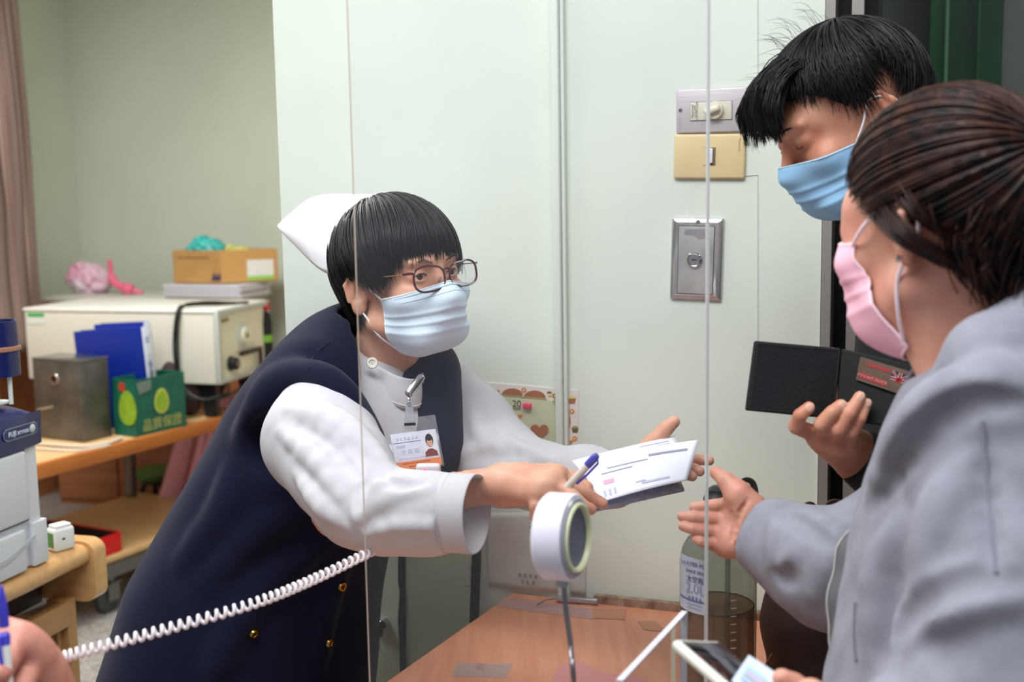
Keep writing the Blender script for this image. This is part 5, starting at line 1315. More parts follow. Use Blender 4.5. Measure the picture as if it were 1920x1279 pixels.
# ---------------- calendar poster behind the batten (plain pattern of cakes, flowers and hearts)
def calendar():
    cs = [wl(880, 714), wl(1086, 732), wl(1084, 870), wl(880, 870)]
    o = cs[0]; t = thing('wall_calendar', o, 'printed calendar card with cupcakes and hearts on the mint wall', 'calendar')
    P = lambda px, py, off=0.0: wl(px, py)+n*(.0015+off)-o
    MB().poly([x-o for x in cs], .0015, n).obj('card', mat('card_cream', (232, 222, 216), rough=.5), t, smooth=False)
    MB().poly([P(914, 740), P(1044, 752), P(1044, 868), P(905, 868)], .0005, n).obj('printed_panel', mat('card_green', (206, 210, 176), rough=.5, var=.04), t, smooth=False)
    C_ = lambda nm, c: mat('print_'+nm, c, rough=.55)
    def disc(cx, cy, rx, ry, nm, m, off, a0_=0, a1_=2*math.pi, par=None):
        k = 18; return MB().poly([P(cx+rx*math.cos(a0_+(a1_-a0_)*i/k), cy-ry*math.sin(a0_+(a1_-a0_)*i/k), off) for i in range(k+(a1_-a0_ < 6))], .0003, n).obj(nm, m, par or t, smooth=False)
    brown = C_('brown', (166, 102, 66)); dk = C_('dark_brown', (104, 86, 54)); org = C_('orange', (214, 128, 66)); yel = C_('yellow', (224, 212, 120)); grn = C_('olive', (150, 160, 96)); red = C_('red', (176, 70, 56))
    disc(961, 741, 20, 13, 'printed_biscuit', brown, .0008, 0, math.pi); disc(1003, 746, 21, 14, 'printed_biscuit', brown, .0008, 0, math.pi)
    MB().poly([P(940, 739, .001), P(1026, 747, .001), P(1026, 749, .001), P(940, 741, .001)], .0003, n).obj('printed_line', C_('gold', (196, 150, 100)), t, smooth=False)
    def cupcake(x, y, s_, top, cup):
        c_ = MB().poly([P(x-s_, y, .0008), P(x+s_, y, .0008), P(x+s_*.72, y+s_*1.3, .0008), P(x-s_*.72, y+s_*1.3, .0008)], .0003, n).obj('printed_cupcake', cup, t, smooth=False)
        disc(x, y, s_*1.05, s_*.8, 'printed_icing', top, .0012, 0, math.pi, None)
    cupcake(887, 721, 6, yel, dk); cupcake(911, 726, 4.5, dk, yel); cupcake(1031, 737, 4.5, dk, yel); cupcake(1073, 747, 7, yel, brown); cupcake(1079, 803, 6, grn, dk)
    def heart(x, y, s_, m, off=.0010, nm='printed_heart'):
        pts = []
        for i in range(26):
            a = 2*math.pi*i/26; hx = 16*math.sin(a)**3; hy = 13*math.cos(a)-5*math.cos(2*a)-2*math.cos(3*a)-math.cos(4*a); pts.append(P(x+hx*s_/16, y-hy*s_/16, off))
        return MB().poly(pts, .0004, n).obj(nm, m, t, smooth=False)
    for x, y, s_ in ((927, 784, 5.5), (976, 780, 4.5), (933, 734, 4.5), (888, 749, 3.5), (898, 760, 4), (1071, 828, 4)): heart(x, y, s_, org)
    for x, y, s_ in ((967, 812, 17), (1013, 808, 17)): heart(x, y, s_, brown, .003, 'heart_biscuit')
    for x, y in ((922, 732), (983, 731), (1073, 771), (1078, 822), (1041, 742)):
        disc(x, y, 4.5, 4.5, 'printed_flower', org if x != 1041 else red, .0008); disc(x, y, 2.2, 2.2, 'flower_centre', yel, .0012)
    disc(1062, 790, 8, 24, 'printed_swirl', red, .0008, -math.pi/2, math.pi/2)
    for x, y, r in ((905, 745, 7), (921, 742, 5), (1043, 753, 6), (1075, 848, 8), (990, 828, 11), (990, 828, 7)):
        b = MB(); b.tube([P(x+r*(1-i/60)*math.cos(i*.3), y+r*(1-i/60)*math.sin(i*.3), .001) for i in range(44)], .0004, 4); b.obj('printed_scroll', grn, t)
    text('lettering', '20', .017, dk, t, plane_m(P(970, 757, .0015), u, UP), ext=.0002); text('lettering', 'CAKE', .006, dk, t, plane_m(P(970, 766, .0015), u, UP), ext=.0002)
    tag(MB().box((0, 0, 0), (.016, .010, .006), .002).obj('magnet_clip', mat('pink_clip', (232, 70, 110), rough=.3)), 'small pink clip holding the calendar card', 'clip').matrix_world = plane_m(wl(991, 760)+n*.007, u, UP)
    # strip of card seen right of the batten is the same card
calendar()
# ================================================================= PAPERS, PEN, BADGE, CORD
def sheet(nm, A_, B_, C_, D_, m, label, cat, group=None, bend=.004, seed=0, solid=.0004, lines=()):
    """A far-left, B far-right, C near-right, D near-left; printed lines given in sheet coordinates"""
    o = (A_+B_+C_+D_)/4; t = thing(nm, o, label, cat, group)
    nn = (C_-A_).cross(B_-D_).normalized(); nn = nn if nn.z > 0 else -nn
    def at(a, b, off=0): return lerp(lerp(A_, B_, a), lerp(D_, C_, a), b)-o+nn*(off+bend*math.sin(a*2.6+seed)*math.sin(b*2.2+.4))
    MB().grid([[at(j/20, i/16) for j in range(21)] for i in range(17)]).obj('sheet', m, t, angle=180, solid=solid)
    for (a, b, w, h, mm) in lines:
        MB().grid([[at(a+w*j/6, b+h*i/2, .0007) for j in range(7)] for i in range(3)]).obj('printed_line', mm, t, angle=180)
    return t
M_pap = mat('paper_white', (236, 238, 250), rough=.6); ink = mat('print_grey', (150, 152, 176), rough=.7); inkp = mat('stamp_pink', (244, 170, 196), rough=.7); inkl = mat('print_light', (190, 192, 214), rough=.7)
D1 = W(1118, 942, 1.445); C1 = W(1286, 906, 1.60); A1 = W(1068, 868, 1.60); B1 = W(1240, 838, 1.75)
sheet('booklet', W(1075, 880, 1.61)-V(0, 0, .008), W(1255, 850, 1.765)-V(0, 0, .008), W(1283, 912, 1.605)-V(0, 0, .006), W(1120, 957, 1.44), mat('booklet_blue', (196, 204, 230), rough=.5, col2=(160, 170, 206), vscale=60), 'thin booklet with a blue-grey cover under the sheets in the nurse\'s hands', 'booklet', bend=.001, solid=.003)
sheet('document', W(1072, 866, 1.615), W(1266, 816, 1.74), W(1290, 880, 1.62), W(1120, 930, 1.47), M_pap, 'white form under the top sheet, its corner turned up by the thumb', 'paper', 'sheets passed over the counter', .005, 1, lines=[(.62, .10, .3, .02, inkl), (.7, .17, .22, .02, inkl)])
sheet('document', W(1090, 862, 1.575), W(1311, 826, 1.665), W(1288, 903, 1.565), W(1116, 945, 1.435), M_pap, 'topmost white form with grey print and a pink stamp', 'paper', 'sheets passed over the counter', .006, 0,
      lines=[(.18, .34, .36, .022, ink), (.12, .44, .28, .022, ink), (.55, .22, .36, .06, ink), (.12, .60, .10, .09, inkp), (.10, .80, .025, .13, inkl), (.15, .80, .025, .13, inkl), (.20, .80, .025, .13, inkl), (.42, .80, .10, .03, inkl), (.48, .84, .3, .04, inkl)])
# pen between the nurse's fingers
def pen(p0, p1, r, label, mb, mc, clip):
    d = (p1-p0); L = d.length; M = plane_m(p0, d.cross(V(0, -1, 0)), V(0, 0, 1)); z = d.normalized(); x = clip; x = (x-z*x.dot(z)).normalized(); y = z.cross(x)
    M = Matrix(((x.x, y.x, z.x, p0.x), (x.y, y.y, z.y, p0.y), (x.z, y.z, z.z, p0.z), (0, 0, 0, 1)))
    t = thing('ballpoint_pen', None, label, 'pen', mat=M)
    MB().lathe([(.0008, .006), (r*.9, .022), (r, .026), (r, L*.86), (r*.98, L*.86)], 20).obj('barrel', mb, t)
    MB().lathe([(0, 0), (.0007, .0005), (.0012, .006), (r*.85, .020)], 20).obj('tip', mc, t)
    cp = MB().lathe([(r*1.05, L*.86), (r*1.08, L*.97), (r*.7, L), (0, L)], 20).obj('plunger', mc, t)
    MB().tube([V(r*.9, 0, L*.97), V(r+.003, 0, L*.95), V(r+.0028, 0, L*.80), V(r+.001, 0, L*.66)], .0012, 8, flat=1.6).obj('clip', mc, cp)
    return t
M_pb = mat('pen_ivory', (222, 212, 202), rough=.4); M_pc = mat('pen_blue', (62, 62, 170), rough=.3)
pen(W(992, 991, 1.44), W(1120, 853, 1.40), .0046, 'ivory and blue ballpoint pen between the nurse\'s fingers', M_pb, M_pc, V(.6, -.4, -.3))
# ---------------- id badge hanging from the collar
def badge():
    TL, TR, BR, BL = W(722, 789, 1.655), W(818, 777, 1.69), W(829, 868, 1.68), W(741, 893, 1.64)
    M = plane_m((TL+TR+BR+BL)/4, TR-TL, TL-BL); w = ((TR-TL).length+(BR-BL).length)/2; h = ((TL-BL).length+(TR-BR).length)/2
    t = thing('name_badge', None, 'plastic staff badge with a portrait hanging on the nurse\'s chest', 'badge', mat=M)
    MB().box((0, 0, -.001), (w, h, .0012), .0004).obj('holder', clear_sheet('badge_sleeve', haze=.16, gloss=2, hazecol=(205, 205, 212)), t)
    cw, ch, cy = w*.90, h*.70, -h*.125
    MB().box((0, cy, .0004), (cw, ch, .001), .0003).obj('card', mat('badge_card', (206, 208, 222), rough=.4), t)
    MB().box((cw*.0, cy-ch*.39, .0011), (cw, ch*.22, .0003)).obj('orange_band', mat('badge_orange', (226, 132, 84), rough=.4), t)
    MB().box((-cw*.18, cy+ch*.24, .0011), (cw*.62, .0006, .0003)).obj('rule', mat('badge_rule', (90, 90, 130)), t)
    ph = MB().box((cw*.31, cy+ch*.115, .0012), (cw*.31, ch*.68, .0006)).obj('portrait', mat('portrait_white', (216, 216, 226), rough=.4), t)
    px_, py_ = cw*.31, cy+ch*.115
    def el(x, y, rx, ry, nm, m, z): MB().poly([(px_+x+rx*math.cos(a*.314), py_+y+ry*math.sin(a*.314), z) for a in range(20)], .0002, (0, 0, 1)).obj(nm, m, ph, smooth=False)
    MB().poly([(px_-cw*.14, py_-ch*.335, .0016), (px_+cw*.14, py_-ch*.335, .0016), (px_+cw*.13, py_-ch*.22, .0016), (px_+cw*.04, py_-ch*.14, .0016), (px_-cw*.04, py_-ch*.14, .0016), (px_-cw*.13, py_-ch*.22, .0016)], .0002, (0, 0, 1)).obj('portrait_top', mat('portrait_rust', (120, 60, 52)), ph, smooth=False)
    el(0, ch*.10, cw*.085, ch*.175, 'portrait_hair', mat('portrait_hair', (44, 38, 44)), .0018); el(0, ch*.045, cw*.062, ch*.13, 'portrait_face', mat('portrait_skin', (206, 150, 132)), .0021)
    el(0, ch*.155, cw*.075, ch*.075, 'portrait_hair', mat('portrait_hair', (44, 38, 44)), .0024)
    I = mat('badge_ink', (70, 70, 90)); Z = lambda x, y: Matrix.Translation((x, y, .0013))
    dashes('printed_lettering', 6, .0046, I, t, Z(-cw*.16, cy+ch*.34)); text('lettering', '護理師', .0045, I, t, Z(-cw*.32, cy+ch*.13), ext=.0001)
    text('lettering', '陳 素 華', .0078, I, t, Z(-cw*.14, cy-ch*.03), ext=.0001); dashes('printed_lettering', 13, .0024, I, t, Z(-cw*.12, cy-ch*.20))
    dashes('printed_lettering', 14, .0024, mat('badge_ink_brown', (120, 60, 40)), t, Z(-cw*.05, cy-ch*.34)); dashes('printed_lettering', 12, .0022, mat('badge_ink_brown', (120, 60, 40)), t, Z(cw*.02, cy-ch*.43))
    k0, k1, k2 = W(786, 712, 1.70), W(772, 746, 1.69), W(768, 760, 1.685)
    k = thing('badge_clip', k1, 'silver badge clip gripping the white collar', 'clip')
    d = (W(792, 704, 1.70)-W(764, 742, 1.68)); q = (W(792, 704, 1.70)+W(764, 742, 1.68))/2-k1; R = d.to_track_quat('X', 'Z').to_matrix()
    MB().box(q, (d.length*1.0, .012, .010), .004, R=R).obj('clip', mat('silver', (190, 188, 196)), k)
    MB().box(q+V(0, -.006, 0), (d.length*.75, .002, .004), .0008, R=R).obj('clip_groove', M_grey_metal, k)
    MB().tube(spline([W(766, 744, 1.685)-k1, W(768, 752, 1.68)-k1, W(766, 760, 1.68)-k1], 8), .002, 8).obj('swivel', mat('chrome', (200, 200, 200)), k)
    a, b_ = W(767, 752, 1.678)-k1, W(769, 796, 1.667)-k1; e = V(.0065, .001, 0)
    MB().poly([a-e*.7, a+e*.7, b_+e*1.2, b_-e*1.2], .0015, V(0, -1, 0)).obj('strap', clear_sheet('vinyl_strap', haze=.5, hazecol=(170, 172, 182), gloss=2), k, smooth=False)
    MB().lathe([(0, .0012), (.003, .001), (.0035, 0)], 16, W(768, 757, 1.675)-k1+V(0, -.002, 0), Matrix.Rotation(math.pi/2, 3, 'X')).obj('snap', mat('silver', (190, 188, 196)), k)
    MB().poly([b_-e*1.2+V(0, -.002, -.001), b_+e*1.2+V(0, -.002, -.001), b_+e*1.2+V(0, -.002, .003), b_-e*1.2+V(0, -.002, .003)], .0015, V(0, -1, 0)).obj('strap_end', M_blackp, k, smooth=False)
    # small pager with a red light
    c = W(803, 884, 1.63); p = thing('pager', c, 'small white pager with a glowing red light behind the badge', 'pager')
    MB().box((0, 0, 0), (.034, .014, .022), .005).obj('case', mat('pager_white', (214, 206, 210), rough=.4), p)
    MB().lathe([(0, .0018), (.003, .001), (.0035, 0)], 16, (-.004, -.007, .002), Matrix.Rotation(math.pi/2, 3, 'X')).obj('red_light', mat('led_red', (240, 60, 80), emit=(255, 60, 90), estr=3), p)
badge()
# ---------------- coiled cord
def cord():
    ax_ = spline([W(70, 1250, 1.20), W(130, 1229, 1.22), W(300, 1183, 1.27), W(480, 1130, 1.33), W(600, 1081, 1.40), W(712, 1026, 1.50), W(760, 1000, 1.57)], 2)
    n_t = 66; K = n_t*12; C_ = spline([W(70, 1250, 1.20), W(130, 1229, 1.22), W(300, 1183, 1.27), W(480, 1130, 1.33), W(600, 1081, 1.40), W(712, 1026, 1.50), W(770, 1000, 1.60)], K)
    pts = []; up = V(0, 0, 1)
    for i in range(K):
        t_ = (C_[min(i+1, K-1)]-C_[max(i-1, 0)]).normalized(); s_ = t_.cross(up).normalized(); w = s_.cross(t_)
        a = 2*math.pi*i/12; pts.append(C_[i]+(s_*math.cos(a)+w*math.sin(a))*.0048)
    tag(MB().tube(pts, .0021, 7).obj('coiled_cord', mat('cord_white', (228, 222, 226), rough=.4)), 'white coiled telephone cord stretched across the navy vest', 'cord')
cord()
# ---------------- hand of a seated colleague at the lower left
def left_hand():
    Wo = globals()['W']; W = lambda x, y, d: Wo(x-24, y+4, d)
    t = thing('person', W(40, 1330, 1.22), 'person mostly out of frame, only a fist holding a blue pen shows', 'person')
    t.location.z = 0
    F = Field(); wr = W(140, 1420, 1.18)
    mc = [W(6, 1182, 1.09), W(58, 1200, 1.075), W(90, 1228, 1.09), W(106, 1266, 1.12)]
    fg = [[W(-10, 1190, 1.05), W(-12, 1230, 1.05), W(-4, 1250, 1.06)], [W(22, 1262, 1.03), W(4, 1310, 1.04), W(-4, 1330, 1.07)], [W(52, 1308, 1.04), W(28, 1346, 1.06), W(22, 1340, 1.09)], [W(84, 1320, 1.07), W(60, 1350, 1.08), W(44, 1356, 1.11)]]
    hand(F, wr, .030, mc, fg, [W(60, 1330, 1.17), W(6, 1240, 1.15), W(-8, 1200, 1.11), W(0, 1176, 1.08)], fr=.0098, palmk=.026)
    F.cap(wr, W(-60, 1900, 1.05), .030, .042, k=.03)
    for m_, r in zip(mc, (.013, .0125, .012, .011)): F.ell(m_+V(.0, -.003, .003), (r, r, r*.8), k=.012)
    lo, hi = bbox(F, .02); link('body', F.mesh(lo, hi, .0032, 1), t, mat('skin_old', (206, 146, 128), rough=.5, sss=.12, bump=.3, bscale=160, col2=(178, 112, 98), vscale=30), True, True)
    a, b_ = W(40, 1680, 1.11), W(-220, 2250, .98)
    G = Field(); G.cap(a, b_, .052, .066); G.disp = lambda X, d: .003*vnoise(X, 25, 2)
    link('sleeve', G.mesh(*bbox(G, .02), .006, 1), t, M_shirt, True, True)
    pen(Wo(20, 1360, 1.03), Wo(8, 1185, 1.035), .0044, 'blue and white pen gripped upright in the fist at lower left', mat('pen_white', (226, 226, 222), rough=.35), mat('pen_blue2', (70, 66, 196), rough=.35), V(-.3, -1, 0))
    c = MB().lathe([(.0044, 0), (.0042, .012), (.0034, .024), (.0021, .033), (.0009, .037), (0, .0375)], 24); M = plane_m(Wo(8, 1175, 1.035), V(1, 0, 0), V(0, 1, 0)); c.v = [tuple(M @ Vector(v)) for v in c.v]
    tag(c.obj('pen_cap', mat('pen_blue2', (70, 66, 196))), 'pointed blue cap on the pen at lower left', 'pen cap')
left_hand()
# ================================================================= CUSTOMERS
# ---------------------------------------------------------------- woman in the grey hoodie
M_skw = mat('skin_woman', (214, 158, 136), rough=.48, sss=.12, bump=.08, bscale=260, col2=(202, 138, 118), vscale=26)
M_hood = mat('grey_marl', (142, 142, 153), rough=.95, bump=.25, bscale=600, col2=(131, 131, 142), vscale=30)
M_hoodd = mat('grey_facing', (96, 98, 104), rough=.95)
def woman():
    H0 = W(1766, 408, 1.126); H = hframe(H0, -147, -11, 0); s = .97
    t = thing('person', V(.52, 1.15, 0), 'woman in grey hoodie and pink mask reaching out her open hand', 'person')
    F = Field(); T = head_field(F, H, s, lids=False, sockets=False)
    nb = W(1870, 770, 1.14); F.cap(T(0, -.02, -.05), nb, .050, .060, k=.03).cap(T(-.03, .02, -.08), W(1800, 760, 1.10), .02, k=.04)
    shR = W(1790, 880, 1.32); shL = W(1890, 880, 1.02)
    elR = W(1600, 1075, 1.33); wrR = W(1424, 995, 1.42)
    elL = W(1880, 1330, .96); wrL = W(1590, 1390, .99)
    def limbs(F):
        F.chain([shR, elR, wrR], [.044, .036, .024], k=.02).chain([shL, elL, wrL], [.044, .038, .024], k=.02)
    limbs(F)
    mc = [W(1374, 948, 1.435), W(1366, 975, 1.43), W(1359, 999, 1.425), W(1356, 1024, 1.42)]
    fg = [[W(1340, 948, 1.43), W(1318, 950, 1.43), W(1301, 951, 1.432)], [W(1326, 973, 1.425), W(1300, 970, 1.425), W(1279, 968, 1.43)],
          [W(1319, 996, 1.42), W(1299, 992, 1.42), W(1281, 987, 1.425)], [W(1328, 1020, 1.415), W(1314, 1016, 1.415), W(1304, 1010, 1.42)]]
    hand(F, wrR, .0225, mc, fg, [W(1408, 965, 1.41), W(1383, 924, 1.41), W(1360, 900, 1.42), W(1342, 886, 1.43)], fr=.0075)
    F.cap(W(1405, 950, 1.415), W(1385, 930, 1.415), .017, .013, k=.02).cap(W(1408, 1015, 1.42), W(1375, 1022, 1.42), .016, .012, k=.02)
    folds(F, [([(1402, 938), (1386, 965), (1380, 1000), (1384, 1035)], .0022), ([(1372, 962), (1376, 985), (1372, 1012)], .0018)], k=.004, op='s', sink=.2)
    mc = [W(1520, 1300, .97), W(1525, 1330, .96), W(1535, 1355, .955), W(1545, 1380, .95)]
    fg = [[W(1486, 1302, .955), W(1466, 1300, .96), W(1450, 1300, .97)], [W(1480, 1335, .95), W(1455, 1345, .955), W(1440, 1350, .965)], [W(1490, 1365, .945), W(1465, 1380, .95), W(1450, 1385, .96)], [W(1500, 1395, .94), W(1480, 1405, .95), W(1468, 1408, .96)]]
    hand(F, wrL, .0225, mc, fg, [W(1560, 1350, 1.0), W(1520, 1310, 1.02), W(1488, 1286, 1.02), W(1466, 1272, 1.015)], fr=.0083)
    lo = np.array(H0)-.15; hi = np.array(H0)+.15; lo[2] -= .10
    m1 = F.mesh(lo, hi, .0025, 1)
    def reg(pts, pad, h): return F.mesh(np.min([tuple(p) for p in pts], 0)-pad, np.max([tuple(p) for p in pts], 0)+pad, h, 1)
    m2 = reg([W(1270, 950, 1.43), W(1430, 990, 1.42), W(1342, 880, 1.43), W(1350, 1040, 1.42)], .022, .0015)
    m3 = reg([W(1440, 1300, .96), W(1590, 1390, .99), W(1560, 1350, 1.01), W(1470, 1430, .94)], .035, .0028)
    G = Field(); G.cap(T(0, -.02, -.05), nb, .046, .056, k=.03).cap(nb, W(1860, 1400, 1.12), .06, .10, k=.05).cap(shR, shL, .05, k=.05).cap(nb, lerp(shR, shL, .5), .05, k=.05); limbs(G)
    legs = [(V(.44, 1.22, .80), V(.43, 1.24, .45), V(.46, 1.24, .08)), (V(.52, 1.04, .80), V(.50, 1.02, .45), V(.55, 1.0, .08))]
    m4 = G.mesh(*bbox(G), .009, 1)
    link('body', join_meshes([main_part(m1), main_part(m2), main_part(m3), main_part(m4, .02)], 'body'), t, M_skw, True, True)
    # hair pulled back to a low tail, wisps over the ear
    Sc = Scalp(H, s, (0, -.014, .026), (.079, .095, .087), (0, -.93, .20), front=(0, 0, 1), th0=179)
    M_hr = hair_mat('brown_black_hair', (66, 36, 26), .36, (14, 11, 13))
    prof = [(-180, 66), (-150, 66), (-125, 72), (-108, 92), (-96, 112), (-82, 122), (-60, 130), (-30, 132), (0, 134), (30, 132), (60, 130), (80, 122), (92, 108), (105, 84), (125, 66), (150, 62), (180, 62)]
    hr = hair(Sc, prof, 4200, M_hr, t, thick=.012, rr=.0011, jit=.03, seed=5, start=(0, .25), lift=.001, messy=.02, drift=lambda ph: 0*ph)
    L = lambda *a: T(*a)
    lock('hair_wisps', [[W(1652, 300, 1.17), W(1642, 350, 1.14), W(1668, 402, 1.07), W(1712, 444, 1.035), W(1762, 474, 1.04), W(1830, 512, 1.07)],
                        [W(1690, 300, 1.12), W(1690, 350, 1.07), W(1722, 400, 1.045), W(1780, 440, 1.05), W(1840, 480, 1.07)],
                        [W(1648, 330, 1.15), W(1634, 370, 1.14), W(1652, 408, 1.09), W(1690, 446, 1.05), W(1740, 476, 1.045), W(1800, 505, 1.06)]], 110, .0042, M_hr, hr, seed=3, rr=.0007)
    tail = [[W(1960, 330, 1.10), W(1945, 430, 1.07), W(1905, 530, 1.06), W(1880, 610, 1.08)], [W(1890, 360, 1.05), W(1860, 440, 1.05), W(1862, 520, 1.07), W(1880, 575, 1.08)],
            [W(2000, 340, 1.14), W(2000, 450, 1.10), W(1960, 560, 1.08), W(1930, 640, 1.10)], [W(1840, 400, 1.05), W(1820, 460, 1.05), W(1845, 520, 1.07), W(1870, 560, 1.08)]]
    lock('ponytail', tail, 340, .014, M_hr, hr, seed=4, spread=1.1)
    # mask
    M_pk = mat('mask_pink', (246, 186, 204), rough=.8, bump=.1, bscale=300); M_pe = mat('mask_edge_pink', (250, 214, 226), rough=.8)
    FF = Field(); FF.P = F.P[:]
    mk, P = mask_patch(FF, H, s, 1.0*.84, -.014, -.118, .003, t, M_pk, M_pe, nose=.014, tent=.012, flare=.55)
    e = MB(); a1, a2 = Vector(P[1, 1]), Vector(P[-2, 1]); er1 = T(-.079, .004, .014); er2 = T(-.076, -.002, -.052)
    e.tube(spline([a1, lerp(a1, er1, .5)+(T(-1, 0, 0)-T(0, 0, 0))*.005, er1, T(-.083, -.020, .022), T(-.082, -.036, -.012), er2, lerp(a2, er2, .5)+(T(-1, 0, 0)-T(0, 0, 0))*.005, a2], 40), .0019, 8)
    a1, a2 = Vector(P[1, -2]), Vector(P[-2, -2]); e.tube(spline([a1, T(.080, 0, .01), T(.088, -.024, -.01), T(.080, -.004, -.03), a2], 30), .0019, 8)
    e.obj('ear_loops', mat('loop_pink_white', (246, 226, 234), rough=.7), mk)
    q = T(-.0845, -.012, -.038); MB().lathe([(0, .0035), (.0022, .003), (.0032, .0015), (.0025, 0)], 18, q, (T(-1, 0, 0)-T(0, 0, 0)).to_track_quat('Z', 'Y').to_matrix()).obj('earring', mat('silver', (190, 188, 196)), t, world=True)
    # hoodie
    B = Field(); f = V(-.84, .54, -.1).normalized()
    sp = [(1890, 820, 1.17, .110), (1905, 910, 1.165, .160), (1900, 1010, 1.16, .174), (1892, 1120, 1.155, .184), (1888, 1250, 1.15, .190), (1852, 1400, 1.15, .195), (1850, 1500, 1.15, .198)]
    B.chain([W(*q[:3]) for q in sp], [q[3] for q in sp], k=.04, flat=(f, .72))
    B.cap(W(1850, 850, 1.25), W(1800, 910, 1.31), .055, .066, k=.05).cap(W(1870, 800, 1.10), W(1905, 890, 1.02), .065, .085, k=.05)
    B.chain([W(1905, 900, 1.02), W(1915, 1100, .975), W(1895, 1310, .955)], [.083, .076, .070], k=.03)
    B.chain([W(1895, 1310, .955), W(1760, 1390, .96), W(1620, 1410, .98)], [.068, .056, .044], k=.03)
    B.chain([W(1790, 900, 1.31), W(1690, 1020, 1.31), W(1600, 1072, 1.315), W(1550, 1068, 1.34)], [.066, .064, .062, .058], k=.03)
    B.chain([W(1550, 1068, 1.34), W(1500, 1040, 1.365), W(1450, 1012, 1.39), W(1412, 990, 1.405)], [.058, .050, .042, .0385], k=.025)
    # hood lying round the neck
    B.chain([W(1680, 905, 1.15), W(1742, 828, 1.10), W(1818, 755, 1.055), W(1868, 680, 1.03), W(1950, 640, 1.06), W(2010, 680, 1.18), W(1990, 720, 1.30), W(1900, 740, 1.34), W(1800, 760, 1.30)], [.020, .028, .034, .040, .046, .05, .045, .035, .02], k=.02)
    B.chain([W(1660, 960, 1.15), W(1715, 890, 1.075), W(1790, 815, 1.01), W(1880, 765, .985), W(1980, 750, 1.03), W(2040, 800, 1.15)], [.016, .026, .034, .040, .05, .05], k=.014)
    B.half(W(1850, 1500, 1.15)-V(0, 0, .10), V(0, 0, -1), k=.01)
    B.cap(nb+V(-.02, -.0, .015), T(0, -.02, -.06), .058, .05, k=.01, op='s')
    folds(B, [([(1700, 980), (1668, 1080), (1640, 1220)], .016), ([(1920, 1112), (1860, 1108), (1790, 1124), (1728, 1162), (1700, 1240)], .016),
              ([(1455, 965), (1470, 1010), (1450, 1060)], .007), ([(1500, 965), (1535, 1000), (1560, 1050)], .010), ([(1480, 1075), (1500, 1040), (1510, 990)], .008), ([(1530, 1110), (1560, 1050), (1580, 1000)], .009),
              ([(1915, 728), (1850, 726), (1785, 750), (1728, 795), (1682, 850), (1645, 920)], .016), ([(1800, 880), (1760, 980), (1740, 1080)], .012)], k=.022, sink=.7)
    folds(B, [([(1916, 1092), (1862, 1082), (1782, 1096), (1708, 1136), (1678, 1186), (1674, 1265)], .011), ([(1452, 1078), (1472, 1090), (1480, 1062)], .006), ([(1470, 960), (1510, 985), (1560, 1020)], .005),
              ([(1916, 756), (1838, 754), (1782, 774), (1734, 812), (1694, 856), (1655, 930)], .012), ([(1836, 760), (1846, 898), (1858, 1000), (1863, 1070)], .004)], k=.012, op='s', sink=.15)
    B.disp = lambda X, d: .0018*vnoise(X, 14, 3)+.0012*vnoise(X, 40, 8)
    cd = (W(1400, 985, 1.41)-W(1450, 1012, 1.39)).normalized(); c0_ = W(1416, 992, 1.403); B.half(c0_, cd, k=.002)
    h = link('hoodie', B.mesh(*bbox(B, .02), .0042, 1), t, M_hood, True, True)
    R = cd.to_track_quat('Z', 'Y').to_matrix(); G = []
    for i in range(49):
        a = 2*math.pi*i/48; row = []
        for r_, z_ in ((.036, -.03), (.0385, -.022), (.0388, -.006), (.0378, .002), (.0352, .004), (.034, .0), (.034, -.03)): row.append(c0_+R @ V(r_*math.cos(a), r_*math.sin(a), z_))
        G.append(row)
    MB().grid(G).obj('cuff', M_hood, h, world=True, angle=180)
    # seam down the near sleeve
    pts = [tfield(B, x, y, .7) for x, y in ((1842, 790), (1848, 860), (1856, 940), (1862, 1010), (1868, 1075))]
    MB().tube(spline([p for p in pts if p], 24), .0022, 6).obj('sleeve_seam', mat('seam_marl', (124, 124, 136), rough=.95), h)
    # zip edge and dark facing
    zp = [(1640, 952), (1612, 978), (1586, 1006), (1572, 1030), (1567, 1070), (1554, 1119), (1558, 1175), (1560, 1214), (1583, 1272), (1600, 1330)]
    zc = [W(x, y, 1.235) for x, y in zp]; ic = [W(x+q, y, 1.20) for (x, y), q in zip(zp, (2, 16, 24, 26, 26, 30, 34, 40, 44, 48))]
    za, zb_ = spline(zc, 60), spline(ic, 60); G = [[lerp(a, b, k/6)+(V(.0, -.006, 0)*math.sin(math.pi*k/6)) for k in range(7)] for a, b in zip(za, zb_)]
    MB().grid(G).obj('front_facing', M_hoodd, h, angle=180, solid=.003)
    zm = MB()
    for i in range(0, 150):
        u_ = i/149*58; j = int(u_); p = lerp(za[j], za[j+1], u_-j); zm.box(p, (.0064, .0034, .0018), .0006)
    zz = zm.obj('zip', mat('zip_silver', (206, 204, 200), rough=.25, metal=.8), h); zz['kind'] = 'stuff'
    MB().tube(spline([tfield(B, 1605, 1130, .7) or W(1605, 1130, 1.2), tfield(B, 1603, 1190, .7) or W(1603, 1190, 1.2), tfield(B, 1607, 1240, .7) or W(1607, 1240, 1.2)], 14), .0022, 8).obj('drawstring', M_hoodd, h)
    # jeans and shoes
    J = Field(); J.cap(W(1850, 1500, 1.15)+V(0, 0, .0), V(.48, 1.12, .80), .14, .13, k=.05, flat=(f, .8))
    for a, b_, c_ in legs: J.chain([a, b_, c_], [.09, .062, .05], k=.04)
    link('jeans', J.mesh(*bbox(J, .02), .011, 1), t, mat('denim_dark', (40, 46, 62), rough=.9), True, True)
